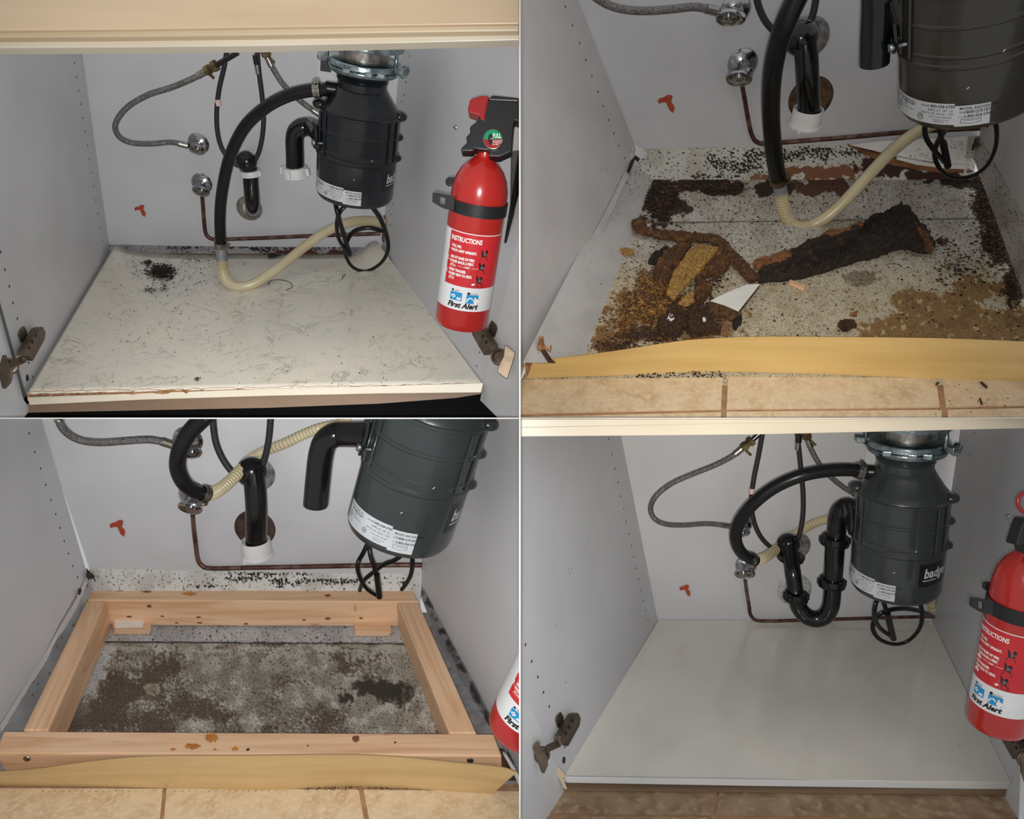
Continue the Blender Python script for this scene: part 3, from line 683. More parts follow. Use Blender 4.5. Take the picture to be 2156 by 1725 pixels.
# the cabinet's own front: drawer front, rail, shelf edge, doors and hinges
T = thing('sink_cabinet', 'maple fronted sink cabinet with torn bottom shelf edge, around the marbled liner', 'cabinet', at(540, 850, 1.38), 'sink cabinets')
ce = MB().prism([at(x, y, 1.384) for x, y in ((57, 836), (300, 828), (560, 819), (800, 813), (1018, 806), (1013, 827), (800, 829), (560, 834), (300, 842), (62, 853))], (0, .016, 0)).build('shelf_edge', M['cream'], T, bevel=.001)
MB().prism([at(x, y, 1.395) for x, y in ((58, 850), (560, 832), (1013, 825), (1011, 830), (960, 838), (800, 850), (560, 859), (60, 869))], (0, .012, 0)).build('underside_strip', M['taupe'], T)
MB().prism([at(x, y, 1.43) for x, y in ((30, 845), (1040, 822), (1094, 890), (20, 890))], (0, .01, 0)).build('shaded_toe_kick', M['void'], T)  # recessed board coloured near black for the unlit void below the shelf
df = MB().prism([at(x, y, 1.058) for x, y in ((-60, -80), (1094, -80), (1094, 50), (820, 54), (547, 58), (270, 62), (-60, 65))], (0, .02, 0)).build('drawer_front', M['maple'], T, bevel=.0015)
MB().prism([at(x, y, 1.062) for x, y in ((-60, 66), (270, 63.5), (547, 59.5), (820, 55.5), (1094, 51.5), (1094, 65), (820, 69), (547, 74), (270, 77.5), (-60, 79.5))], (0, .018, 0)).build('bottom_lip', M['maple_end'], df, bevel=.002)
MB().prism([at(x, y, 1.075) for x, y in ((-60, 76), (547, 70), (1094, 62), (1094, 84), (820, 91), (547, 96.5), (270, 99.5), (-60, 101.5))], (0, .02, 0)).build('cabinet_rail', M['cream'], T, bevel=.001)
def door(cab, surf, edge, outer, off, m='door'):
    a, b = surf(*edge[0]), surf(*edge[1]); c = outer[2]; n = (b-a).cross(c-a).normalized()
    pts = [hit(a, n, x, y) for x, y in outer[:2]+outer[3:]]
    return MB().prism([a, b]+pts, off).build('door', M[m], cab)
door(T, B.lw, ((-60, 425), (64, 862)), [(47, 884), (-90, 884), at(-90, 884, 1.26), (-260, 700), (-260, 425)], (-.012, .012, 0))
door(T, B.rw, ((1094.5, 487), (1011, 843)), [(1052, 884), (1096, 884), at(1096, 884, 1.3)], (.004, .014, 0))
h1 = hinge(T, lambda x, y: (x, y), B.lw)
doorplate(h1, ((-10, 752), (4, 748), (12, 748), (15, 760), (24, 765), (25, 795), (22, 806), (10, 819), (4, 818), (-10, 760)), 1.31, (20, 772), 1.325)
h2 = hinge(T, lambda x, y: (1071-(x-14), y-12), B.rw, -1)
doorplate(h2, ((1062, 727), (1067, 727), (1085, 742), (1084, 750), (1069, 797), (1065, 798), (1047, 784), (1048, 774), (1060, 750)), 1.285, (1051, 752), 1.295, -1)
# disposer and its plumbing
T, S, R, L, A, X, Cc, P0, P1 = disposer('black garbage disposer with open drain elbow, hanging above the marbled shelf liner', (769, 82), (746, 414), .24, 83, 'enamel', 10, 50)
cord(T, [[(704, 404, .19), (706, 428, .21), (712, 455, .22), (722, 490, .2), (735, 533, .17)], [(745, 408, .18), (733, 428, .2), (716, 446, .21), (709, 470, .2), (712, 500, .19), (726, 525, .18), (737, 538, .17)],
         [(768, 404, .18), (778, 428, .2), (800, 460, .2), (815, 500, .18), (816, 530, .16), (800, 556, .14), (770, 571, .13), (742, 562, .14), (727, 535, .16), (730, 510, .17), (745, 488, .18), (775, 480, .18), (806, 487, .17)]], 4.6)
MB().cyl(S(-80, .318, .4), S(-84, .318, .84), R*.155, 24).build('dishwasher_inlet', M['rubber'], T)
MB().box(S(-96, .19, .85), X*R*.12, Cc*R*.1, A*L*.035).build('dark_plug', M['plastic'], T)
def elbow(label, S, R, L, A, X, Cc, P, rp, t=.60, group='black drain elbows', nut=None, seg=22):
    T = thing('drain_elbow', label, 'drain pipe', B.bk(*P[-1]), group)
    pts = [S(-78, t, .9)]+[B.bk(*q) for q in P]; pts = spline([pts[0], pts[1]]+pts[2:], 8)
    r = dia(rp, pts[-1]); MB().tube(pts, r, seg).build('elbow_pipe', M['black'], T)
    c = S(-78, t, 1.0); d = (c-(c-(S(-78, t, 1.0)-S(-78, t, .5)))).normalized()
    mb = MB(); Yd = A.cross(d); mb.prism([c+A*L*a+Yd*R*b+d*R*.02 for a, b in ((-.075, -.12), (-.075, .18), (-.02, .36), (.04, .36), (.085, .18), (.085, -.12), (.04, -.3), (-.02, -.3))], d*R*.05)
    fl = mb.build('outlet_flange', M['enamel'], T, bevel=.001)
    b0 = c+A*L*.03+Yd*(-R*.30)*(1 if (Yd.dot(Cc) < 0) else -1)
    MB().lathe([(R*.07, 0), (R*.07, R*.1)], b0+d*R*.05, d, 6).build('flange_bolt', M['zinc'], T)
    MB().cyl(b0-d*R*.35, b0+d*R*.05, R*.03, 10).build('bolt_shank', M['zinc'], T)
    return T, pts, r
T, pts, r = elbow('short black drain elbow ending in a white slip nut, left of the disposer', S, R, L, A, X, Cc, [(655, 268, .20), (636, 269, .20), (624, 278, .2), (620, 296, .2), (621, 330, .2), (621, 361, .2)], 18.5)
mb = MB(); nutring(mb, pts[-1]-B.U*(-r*.55), -B.U, r*1.42, r*1.1, 4, .2); nt_ = mb.build('slip_nut', M['pvc'], T)
# dishwasher drain hose
o, pts = hose('drain_hose', 'long black rubber drain hose arching from the disposer down to the marbled liner', 'hose', [(690, 189, .26), (650, 191, .26), (605, 202, .26), (560, 226, .25), (515, 268, .24), (484, 330, .22), (468, 400, .2), (463, 460, .18), (465, 522, .16)], 0, (13.5, 11), M['rubber'], 'black drain hoses')
clamp('hose_clamp', pts[4], pts[5]-pts[3], dia(14.5, pts[3]), .012, o, Vector((-.6, -.6, .7)))
clamp('hose_clamp', pts[-2], pts[-1]-pts[-3], dia(11.5, pts[-1]), .012, o, Vector((1, -.3, -.2)))
o2, p2 = hose('corrugated_tube', 'yellowed translucent tube dipping onto the marbled liner and rising to the right wall', 'tube', [(465, 524, .16), (467, 548, .17), (470, 574, .19), (480, 594, .215), (503, 604, .225), (535, 597, .215), (572, 574, .19), (610, 545, .155), (650, 513, .125), (690, 486, .1), (730, 470, .08), (770, 465, .05), (806, 469, .02)], 0, (9.5, 10), M['tubing'], 'translucent tubes')
MB().tube(spline([p2[0], p2[4], p2[8]], 6), dia(11.5, p2[0])).build('grey_cuff', M['grey'], o2)
cpts = spline(p2[7:26], 10)
MB().tube(cpts, lambda t: dia(10.4, cpts[0])*(1+.10*math.sin(t*2*math.pi*17)), 16).build('ribbed_section', M['tubing'], o2)
# braided hoses, valves, copper line
t, H1 = valve('chrome stop valve feeding the braided hose, above the other valve, over the marbled liner', 419, 301, 23.5, 415, 315, 17, 10, .12, side=B.bk(397, 307, .05))
braided('looping braided steel hose from the brass nut to the upper valve, over the marbled liner', [(432, 151, .12), (405, 166, .12), (362, 184, .12), (310, 201, .12), (266, 228, .12), (243, 262, .12), (251, 288, .11), (278, 301, .1), (320, 303, .08), (360, 300, .06), (395, 307, .05)], 0, 5.8, 2, '')
braided('short braided steel hose running behind the disposer arm, over the marbled liner', [(563, 120, .1), (575, 145, .1), (598, 180, .1), (635, 215, .1), (675, 243, .1)], 0, 5.8, 1, '')
valve('chrome stop valve on the copper line, lower of the pair, over the marbled liner', 426, 385, 23, 423, 403, 18, 10, .12)
o, _ = hose('copper_pipe', 'thin brown copper pipe bent along the back wall above the marbled liner', 'pipe', [(425, 405, .04), (427, 430, .03), (430, 470, .02), (434, 493, .02), (446, 503, .02), (470, 504, .02), (560, 501, .02), (650, 497, .02), (740, 494, .02), (800, 492, .02)], 0, (4.2, 4.2), M['copper'], 'copper pipes')
def sprayer(label, P, tagp, fer, r=5.2):
    o, pts = hose('sprayer_hose', label, 'hose', P, .09, (r, r), M['braid_k'], 'black sprayer hose loops')
    if tagp: q = B.bk(*tagp, .09); MB().cyl(q+B.U*.006, q-B.U*.006, dia(r+.7, q)).build('paper_tag', M['pinkish'], o)
    if fer: q = B.bk(*fer, .09); MB().cyl(q+B.U*.009, q-B.U*.008, dia(r-.6, q)+.0012).build('crimped_ferrule', M['steel'], o); MB().cyl(q+B.U*.026, q+B.U*.009, dia(r+1.4, q)).build('sleeve', M['black'], o)
    return o
sprayer('black sprayer hose hanging in a U between the braided hoses, over the marbled liner', [(480, 92), (472, 140), (461, 190), (456, 240), (459, 285), (470, 318), (492, 344), (520, 352), (540, 332), (551, 295), (555, 250), (552, 205), (545, 150), (540, 92)], (459, 216), (543, 146))
# drain stub in the wall
def wallplate(label, x, y, r, m, hole=0): 
    mb = MB(); escut(mb, x, y, r, .0, .1); return tag(mb.build('escutcheon_plate', M[m]), label, 'escutcheon', 'wall escutcheons')
wallplate('blotched metal escutcheon behind the black drain hub, over the marbled liner', 534, 349, 33, 'dull')
wallplate('round silver escutcheon where the drain bend enters the wall over the marbled liner', 526, 437, 35.5, 'steel')
T = thing('drain_bend', 'black drain bend with white slip nut entering the lower silver escutcheon', 'drain pipe', B.bk(530, 452), 'black drain bends')
P = B.bk(522, 338, .0); q = B.bk(519, 340, .09)
mb = MB().cyl(P, q, dia(20, q), 28, 0, dia(22, q)); mb.ball(q, dia(22, q), 0, 3); mb.build('hub_fitting', M['black'], T)
pp = [B.bk(*k) for k in sp2([(523, 345, .09), (527, 368, .09), (529, 395, .09), (531, 420, .085), (532, 436, .06), (532, 444, .0)], 7)]
MB().tube(pp, dia(16, pp[6]), 22).build('bent_pipe', M['black'], T)
mb = MB(); nutring(mb, B.bk(526, 358, .09), -B.U, dia(21.5, pp[6]), .011, 4); mb.build('slip_nut', M['pvc'], T)
# outlet
T = thing('wall_outlet', 'white square outlet plate behind the disposer mounting ring, over the marbled liner', 'outlet', B.bk(690, 218))
MB().prism([B.bk(*p, .004) for p in ((669, 128), (715, 128), (712, 222), (663, 222))], B.N*.004).build('cover_plate', M['outlet'], T, bevel=.001)
MB().prism([B.bk(*p, .008) for p in ((683, 148), (705, 148), (703, 205), (680, 205))], B.N*.002).build('socket_insert', M['outlet'], T, bevel=.0007)
def smear(label, x, y, s=1, tail=True):
    o = [(-11, -4), (-8, -7), (-3, -8), (2, -11), (6, -12), (10, -10), (9, -5), (8, -1), (12, 3), (13, 8), (11, 14), (6, 10), (3, 4), (1, -1), (-5, -1), (-9, 1)]
    mb = MB().prism([B.bk(x+a*s, y+b*s, .0045) for a, b in o], B.N*.0016)
    return tag(mb.build('putty_smear', M['smear'], bevel=.0006), label, 'smear', 'rust red smears')
smear('rust red forked smear on the back wall over the marbled liner', 294, 443)
tag(MB().lathe([(.0045, 0), (.004, .002), (.002, .004)], B.rw(960, 268), B.RN, 14).build('screw', M['zinc']), 'small screw in the right wall beside the fully visible extinguisher handle', 'screw')
mb = MB()
for x, y in ((810, 464), (808, 499)): mb.lathe([(.012, 0), (.012, .002)], B.rw(x, y), B.RN, 18)
tag(mb.build('wall_grommet', M['copper_tape'], clip=True), 'brown patches where the tube and copper pipe pass through the right wall', 'grommet')
# fire extinguisher and its bracket
def head(T, d, f, m=1):
    hd = blade([f(*p) for p in ((1026, 209), (1060, 210), (1094, 213), (1120, 216), (1120, 262), (1094, 257), (1084, 253), (1082, 262), (1079, 300), (1078, 318), (1052, 330), (1029, 329), (1029, 316), (1007, 314), (999, 312), (997, 318), (971, 318), (970, 313), (984, 299), (981, 288), (990, 280), (989, 267), (1003, 256), (1009, 244), (1022, 226), (1025, 215))], d, .026, 'plastic', 'valve_head', T, .002)
    blade([f(*p) for p in ((1036, 200), (1094, 206), (1120, 209), (1120, 217), (1094, 214), (1026, 211))], d-.002, .03, 'plastic', 'top_lever', T, .002)
    blade([f(*p) for p in ((990, 208), (1012, 201), (1030, 202), (1028, 212), (1024, 232), (1020, 255), (1013, 253), (1008, 243), (986, 236), (985, 228))], d-.001, .026, 'trig', 'trigger', T, .002)
    q = at(*f(1038, 295), d-.001); r = dia(21, q); n = Vector((0, -1, 0))
    g = MB().lathe([(r, 0), (r, .004), (r*.93, .0045), (r*.92, .003), (r*.1, .003)], q, n, 36).build('pressure_gauge', M['steel'], T)
    rr = r*.92
    for nm, a0, a1, mk in (('full_zone', 0, 180, 'green'), ('recharge_zone', 180, 360, 'trig')):
        MB().poly([q+n*.0036+Vector((math.cos(math.radians(a0+(a1-a0)*k/20)), 0, math.sin(math.radians(a0+(a1-a0)*k/20))))*rr for k in range(21)]).build(nm, M[mk], g)
    MB().poly([q+n*.0040+Vector((-rr*.25+math.cos(k*.3142)*rr*.27, 0, math.sin(k*.3142)*rr*.6)) for k in range(20)]).build('dial_centre', M['ink'], g)
    tb = MB(); tb.text('FULL', r*.62, lambda x, y: q+n*.0044+Vector((-rr*.02+x*.62, 0, rr*.12+y)), bold=r*.015)
    for k in range(3): tb.text(('RECHARGE', 'IF NEEDLE', 'IN RED')[k], r*.2, lambda x, y: q+n*.0044+Vector((-rr*.05+x, 0, -rr*(.28+.2*k)+y)))
    tb.cyl(q+n*.0046+Vector((-rr*.25, 0, .0)), q+n*.0046+Vector((0, 0, rr*.06)), r*.03, 6)
    tb.build('gauge_print', M['ink_w'], g)
    return hd
T, S, R, L, A, X, Cc, P0, P1 = extinguisher('red fire extinguisher with its pressure gauge and full instruction label in view', (1020, 331), (971, 682), 58, 1.15, 1.262, 12)
head(T, 1.125, lambda x, y: (x, y))
def bracket(label, S, R, L, A, X, Cc, tong, plate, dt, clipper=None, t=(.235, .305), fr=(-100, 100)):
    T = thing('extinguisher_bracket', label, 'bracket', S(0, .31, 1.0), 'extinguisher brackets')
    mb = MB(); n = 40; g = []
    for k, tt in ((1.03, t[0]), (1.055, t[0]), (1.055, t[1]), (1.03, t[1])):
        g.append([S(fr[0]+(fr[1]-fr[0])*i/n, tt, k) for i in range(n+1)])
    i0 = len(mb.v)
    for r_ in g: mb.v += r_
    for a in range(4):
        b = (a+1) % 4
        for i in range(n): mb.face([i0+a*(n+1)+i, i0+b*(n+1)+i, i0+b*(n+1)+i+1, i0+a*(n+1)+i+1], 0, False)
    mb.build('strap', M['plastic'], T)
    o = tong
    mb = MB(); off = (0, .004, 0)
    hs = ((926, 413), (937, 416), (937, 431), (926, 428))
    def fx(x, y): return at(*dt(x, y), o)
    for q in (((911, 405), (926, 407), (926, 428), (926, 434), (910, 424)), ((926, 407), (937, 409), (937, 416), (926, 413)), ((926, 428), (937, 431), (937, 439), (926, 434)), ((937, 409), (958, 414), (956, 442), (937, 439))):
        mb.prism([fx(*p) for p in q], off)
    mb.build('latch_tongue', M['plastic'], T)
    mb = MB().prism([at(*dt(*p), o+.05) for p in ((938, 377), (944, 373), (963, 373), (962, 387), (944, 391), (938, 387))], (0, .006, 0)); mb.build('upper_prong', M['plastic'], T, bevel=.001)
    if plate: MB().prism([at(x, y, dd) for x, y, dd in plate], (0.0, .006, 0)).build('back_plate', M['plastic'], T, bevel=.001)
    return T
bracket('black strap bracket buckled round the fully visible fire extinguisher', S, R, L, A, X, Cc, 1.15, [(1076, 318, 1.18), (1094, 316, 1.18), (1094, 400, 1.2), (1084, 440, 1.23), (1075, 511, 1.27), (1061, 511, 1.27), (1074, 430, 1.22)], lambda x, y: (x, y))
# dirt on the liner
tag(crumbs('dirt_heap', '', '', scatter(900, 340, 571, 27, 15, .0015, .005, .012, heap=.012)+scatter(160, 312, 553, 10, 5, .001, .004, .013)+scatter(60, 345, 606, 8, 8, .001, .003, .013)+scatter(80, 316, 610, 14, 5, .001, .003, .013)+scatter(140, 573, 537, 14, 5, .001, .005, .013)+scatter(50, 415, 798, 7, 4, .001, .0025, .013), M['dirt']), 'heap of black crumbly dirt on the rear left of the marbled liner', 'dirt', None, 'stuff')
crumbs('dirt_crumbs', 'fine black dirt crumbs scattered over the marbled shelf liner', 'dirt', scatter(420, 370, 575, 110, 60, .001, .0032, .0125)+scatter(130, 330, 690, 170, 60, .0009, .0026, .0125)+scatter(150, 560, 740, 330, 70, .0008, .0022, .0125, gauss=False)+scatter(60, 280, 555, 30, 16, .0008, .0026, .014)+scatter(80, 430, 550, 50, 8, .001, .003, .0135), M['dirt'])
# ================================================================== UPPER RIGHT: gutted cabinet full of rotten debris
B = Bay(1, 1, 800, 378, 1.38, (1377, 378), (2040, 378), (1240, 45), (2103, 40), (1108, 800), (2230, 810))
# back board, mould strip, side panels
struct(MB().prism([B.bk(*p, .004) for p in ((1190, -60), (2125, -60), (2062, 285), (1860, 301), (1600, 308), (1360, 313), (1330, 304))], -B.N*.006).build('wall_back', M['wall']))
def strip_tr(x, y):
    c = mixc((204, 204, 198), (172, 164, 150), .5*ss(-.1, .3, fbm(x, y, 70, 11)))
    k = .0
    for q in ((1560, 345, 90, 26), (1650, 325, 130, 16), (1720, 318, 70, 12), (1480, 372, 70, 7), (1780, 322, 60, 12)): k = max(k, ell(x, y, *q, .7, 30, 19))
    m = fbm(x, y, 4.5, 21)+.30*ss(-.1, .6, k)-.10
    c = mixc(c, (30, 26, 24), ss(.10, .17, m))
    for q in ((1690, 358, 44, 10), (1735, 366, 50, 15), (1650, 366, 20, 8), (1780, 360, 30, 16), (1590, 374, 20, 8)):
        c = mixc(c, (128, 88, 64), ss(0, .15, ell(x, y, *q, .8, 18, 6)))
    for q in ((1850, 352, 60, 24), (1960, 372, 90, 14), (1700, 384, 200, 6)):
        c = mixc(c, (58, 36, 30), ss(0, .2, ell(x, y, *q, .7, 22, 7)))
    return c
struct(painted('trim_5', ((1336, 296), (2064, 280), (2046, 392), (1372, 390)), lambda x, y: B.bk(x, y, .001), 420, 66, strip_tr))
mb = MB().prism([B.lw(*p, .004) for p in ((1190, -70), (1336, 303), (1308, 372), (1270, 450), (1213, 555), (1161, 654), (1114, 737), (1096, 800), (1000, 800), (1000, -70))], -B.LN*.012)
holes(mb, lambda x, y: B.lw(x, y, .004), B.LN, [(1190, 14), (1205, 54), (1220, 91), (1233, 127), (1246, 161), (1259, 193), (1270, 223), (1281, 253), (1292, 281), (1303, 307), (1315, 333)], .0024)
struct(mb.build('wall_left', [M['wall_warm'], M['hole']]))
def base_tr(x, y):
    c = mixc((190, 188, 187), (178, 176, 175), ss(-.2, .3, fbm(x, y, 60, 8)))
    # old glue line and specks
    m = fbm(x, y, 4, 31)+.17*ss(430, 330, y)-.12*ss(430, 520, y); c = mixc(c, (44, 34, 28), ss(.30, .36, m))
    return c
q0, q1, q2 = B.fl(1376, 379), B.fl(1227, 760), B.lw(1240, 506, .003); qn = (q1-q0).cross(q2-q0).normalized()
struct(painted('baseboard_left', ((1336, 303), (1378, 378), (1226, 764), (1100, 764)), lambda x, y: hit(q0, qn, x, y), 90, 200, base_tr))
T = thing('torn_veneer', 'torn white veneer strip curling along the foot of the left wall, beside the debris', 'veneer', B.fl(1200, 700))
g1 = sp2([(1337, 308), (1322, 345), (1300, 395), (1274, 446), (1245, 500), (1216, 552), (1188, 604), (1161, 655), (1137, 700), (1116, 737)], 5)
g2 = sp2([(1342, 314), (1332, 348), (1308, 402), (1283, 458), (1256, 515), (1240, 560), (1216, 600), (1190, 660), (1168, 710), (1160, 745)], 5)
mb = MB(); n = len(g1)
mb.v += [B.lw(x, y, .004) for x, y in g1]+[B.lw(x+1.5*noise.noise(Vector((y*.11, 1, 0))), y, .007+.004*noise.noise(Vector((y*.05, 0, 0)))) for x, y in g2]
for i in range(n-1): mb.face([i, i+1, n+i+1, n+i], 0, True)
mb.build('veneer_strip', M['wall_warm'], T)
slabpx('torn_corner', [(1339, 307), (1352, 312), (1363, 326), (1354, 334), (1345, 333), (1337, 326)], lambda x, y: B.lw(x, y, .01), B.LN*.002, M['shard'], T)
slabpx('dark_split', [(1340, 325), (1347, 333), (1343, 341), (1336, 336), (1330, 352), (1324, 366), (1320, 360), (1327, 340)], lambda x, y: B.lw(x, y, .008), B.LN*.001, M['hole'], T)
T = thing('broken_panel_end', 'crumbled dark particleboard end at the lower left, behind the yellow kickboard', 'debris', B.fl(1135, 760))
mb = MB().prism([at(x, y, 1.37) for x, y in ((1126, 764), (1127, 745), (1135, 733), (1148, 736), (1156, 748), (1163, 758), (1170, 764))], (0, .02, 0)); mb.build('dark_hollow', M['dirt_b'], T)
MB().prism([at(x, y, 1.365) for x, y in ((1108, 795), (1106, 760), (1115, 748), (1130, 738), (1135, 708), (1145, 708), (1146, 725), (1160, 738), (1158, 727), (1162, 728), (1160, 742), (1148, 736), (1135, 738), (1127, 752), (1122, 764), (1112, 790))], (0, .008, 0)).build('ragged_rim', M['chip'], T)
# right side panel
mb = MB().prism([B.rw(*p, .004) for p in ((2125, -70), (2062, 286), (2160, 462), (2300, 700), (2400, -70))], -B.RN*.012)
struct(mb.build('wall_right', M['wall_warm']))
def base_tr2(x, y):
    c = mixc((190, 186, 182), (160, 154, 148), ss(-.2, .3, fbm(x, y, 60, 18)))
    c = mixc(c, (44, 32, 26), ss(.22, .28, fbm(x, y, 4, 41)+.1*fbm(x, y, 30, 42)))
    return mixc(c, (70, 58, 50), ss(.86, 1, 1-abs((x-2062)-(y-286)*.56)/22)*.7*ss(-.05, .1, fbm(x, y, 12, 3)))
struct(painted('baseboard_right', ((2034, 290), (2066, 286), (2190, 505), (2190, 720)), lambda x, y: B.rw(x, y, -.001), 120, 120, base_tr2))
T = thing('broken_white_trim', 'broken white trim strip with red-brown underside lying along the rear right wall', 'trim', B.bk(1950, 345))
slabpx('white_face', [(1790, 306), (1850, 298), (2038, 288), (2032, 345), (1985, 343), (1930, 336), (1880, 326), (1830, 315)], lambda x, y: B.bk(x, y, .012), -B.N*.004, M['shard'], T)
slabpx('white_lip', [(1890, 331), (1960, 344), (2030, 347), (2030, 356), (1990, 355), (1930, 347), (1888, 336)], lambda x, y: B.bk(x, y, .016), -B.N*.004, M['shard'], T)
slabpx('red_brown_core', [(1786, 307), (1840, 321), (1890, 336), (1940, 349), (2030, 357), (2030, 364), (1960, 362), (1880, 348), (1830, 330)], lambda x, y: B.bk(x, y, .014), -B.N*.01, M['rust'], T)
crumbs('speck', '', '', scatter(130, 1960, 325, 80, 14, .0008, .0025, 0, surf=lambda x, y, h: B.bk(x, y, .013))+scatter(70, 2000, 305, 40, 12, .0008, .003, 0, surf=lambda x, y, h: B.bk(x, y, .013)), M['dirt'], T)
tag(MB().prism([B.rw(*p, .004) for p in ((2040, 309), (2044, 306), (2052, 304), (2056, 290), (2059, 291), (2058, 303), (2065, 304), (2064, 308), (2054, 310), (2050, 317), (2047, 311))], B.RN*.003).build('putty_blob', M['chip_b']), 'small brown cross shaped blob on the rear right wall, beside the broken white trim', 'blob')
# the ground under the cabinet
def ground_tr(x, y):
    c = mixc((196, 192, 184), (176, 170, 158), ss(-.2, .3, fbm(x, y, 50, 1)))
    wm = ss(500, 620, y)                                 # warm light toward the front painted into the colour, with sandy mottling
    c = mixc(c, (200, 184, 146), .55*wm); c = mixc(c, (176, 156, 114), .6*ss(.05, .3, fbm(x, y, 26, 3))*wm)
    c = mixc(c, (150, 136, 112), .7*ss(.14, .3, fbm(x, y, 8, 2)))
    # damp brown sand patch, front right
    d_ = max(ell(x, y, 2050, 685, 215, 66, .8, 90, 5)+.5*fbm(x, y*2.4, 16, 14), ell(x, y, 1935, 632, 60, 30, .7, 40, 6), ell(x, y, 2060, 610, 70, 22, .8, 24, 8))
    c = mixc(c, (142, 112, 70), ss(-.02, .12, d_)); c = mixc(c, (206, 190, 144), ss(.0, .05, d_)*ss(.2, .3, fbm(x, y, 14, 9))*.8)
    c = mixc(c, (104, 80, 54), ss(.4, .8, d_)*.5*ss(0, .3, fbm(x, y, 30, 12)+.1))
    # mould and rot at the rear and the right
    for q in ((1395, 425, 46, 60), (1500, 392, 74, 22), (1410, 392, 50, 20), (2085, 420, 42, 74), (2110, 500, 40, 60), (1640, 392, 60, 16), (2050, 380, 90, 14), (2140, 590, 26, 50)):
        c = mixc(c, (52, 38, 30), ss(-.05, .12, ell(x, y, *q, .7, 26, 13)))
    c = mixc(c, (92, 62, 46), ss(0, .2, ell(x, y, 1730, 392, 90, 22, .8, 26, 15)))
    for q in ((1380, 640, 90, 44), (1450, 690, 110, 34), (1300, 715, 60, 30)):
        c = mixc(c, (126, 84, 42), .8*ss(-.1, .25, ell(x, y, *q, .8, 26, 16)))
    c = mixc(c, (86, 70, 54), .5*ss(.0, .2, ell(x, y, 1815, 585, 40, 18, .7, 14, 3)))
    c = mixc(c, (40, 32, 28), ss(.30, .35, fbm(x, y, 4.5, 51)+.05*ss(560, 420, y)))
    j = abs(y-(469-(x-1400)*.013)); c = mixc(c, (92, 86, 80), ss(2.0, .6, j))
    return c
struct(painted('floor', ((1340, 372), (2060, 366), (2240, 812), (1090, 812)), lambda x, y: B.fl(x, y), 520, 210, ground_tr, 'conc', dis=.0016, up=B.U))
# tiles in front of the kickboard
mb = MB().prism([B.fl(*p, -.0015) for p in ((1050, 800), (2230, 800), (2230, 884), (1050, 884))], -B.U*.006, 1)
def tiles(mb, rows):
    for r in rows:
        mb.prism([B.fl(*p, .0012) for p in r], -B.U*.004, 0)
tiles(mb, [((1050, 801), (1521, 794), (1518, 861), (1050, 872)), ((1533, 794), (1970, 796), (1979, 857), (1530, 861)), ((1984, 796), (2230, 800), (2240, 852), (1992, 857)),
           ((1050, 879), (1518, 868), (1517, 890), (1050, 890)), ((1530, 867), (1982, 863), (1984, 890), (1529, 890)), ((1995, 863), (2230, 858), (2240, 890), (1997, 890))])
struct(mb.build('floor', [M['tile'], M['grout']]))
def kick(label, top, bot, m, lean=.03, th=.006, ends=None):
    t_ = sp2(top, 6); n = len(t_); b_ = []
    bx = [p[0] for p in bot]
    def yb(x):
        for (x0, y0), (x1, y1) in zip(bot, bot[1:]):
            if x <= x1: 
                u = (x-x0)/(x1-x0); return y0+(y1-y0)*u
        return bot[-1][1]
    R = []
    for i, (x, y) in enumerate(t_):
        xb = bot[0][0]+(bot[-1][0]-bot[0][0])*i/(n-1); pb = B.fl(xb, yb(xb), .001); pt = at(x, y, (pb-CAM).y-lean)
        R.append([pb, pt, pt+Vector((0, th, 0)), pb+Vector((0, th, 0))])
    o = MB().rings(R, 0, True, False).build('kickboard', M[m]); return tag(o, label, 'kickboard', 'bowed kickboards')
kick('bowed yellow maple kickboard lying before the rotten debris', [(1103, 763), (1180, 753), (1250, 745), (1320, 735), (1390, 724), (1450, 716), (1530, 711), (1600, 709), (1700, 709), (1800, 710), (1900, 711), (2000, 713), (2156, 719), (2240, 724)],
     [(1108, 797), (1300, 791), (1450, 784), (1560, 783), (1700, 787), (1850, 793), (2000, 799), (2156, 804), (2240, 806)], 'kick')
# disposer, hoses, valves
T, S, R, L, A, X, Cc, P0, P1 = disposer('large dark olive garbage disposer seen close, hanging over the rotten debris', (2078, -330), (2043, 210), .42, 143, 'enamel_w', 15, 66, top=False)
cord(T, [[(1966, 205, .24), (1958, 238, .26), (1948, 262, .28), (1950, 290, .26), (1968, 318, .24), (1990, 342, .22)], [(1970, 205, .24), (1972, 238, .26), (1978, 270, .27), (1986, 310, .24), (1994, 346, .22)],
         [(2080, 200, .24), (2088, 236, .24), (2098, 270, .24), (2096, 310, .22), (2078, 348, .2), (2045, 371, .19), (2005, 373, .19), (1978, 354, .2), (1968, 324, .2), (1978, 292, .2), (2002, 266, .2), (2035, 255, .2), (2065, 256, .2), (2080, 264, .2)]], 5.5)
MB().cyl(B.bk(1986, 300, .245), B.bk(1996, 350, .215), dia(7, B.bk(1990, 320, .23))).build('plug', M['rubber'], T)
T, pts, r = elbow('straight open ended black drain pipe over the rotten debris, beside the close-up disposer', S, R, L, A, X, Cc, [(1880, -16, .40), (1862, -18, .40), (1848, -6, .40), (1846, 20, .40), (1844, 60, .40), (1841, 134, .40)], 30, t=.61)
o, pts = hose('drain_hose', 'thick black drain hose hanging straight down over the rotten debris', 'hose', [(1705, -60, .3), (1680, -10, .3), (1655, 45, .3), (1638, 95, .29), (1627, 150, .28), (1623, 210, .26), (1625, 270, .24), (1631, 330, .22), (1640, 385, .2)], 0, (24, 16.5), M['rubber'], 'black drain hoses')
clamp('hose_clamp', pts[-2], pts[-1]-pts[-3], dia(17, pts[-1]), .012, o, Vector((1, -.3, -.2)), 'brass')
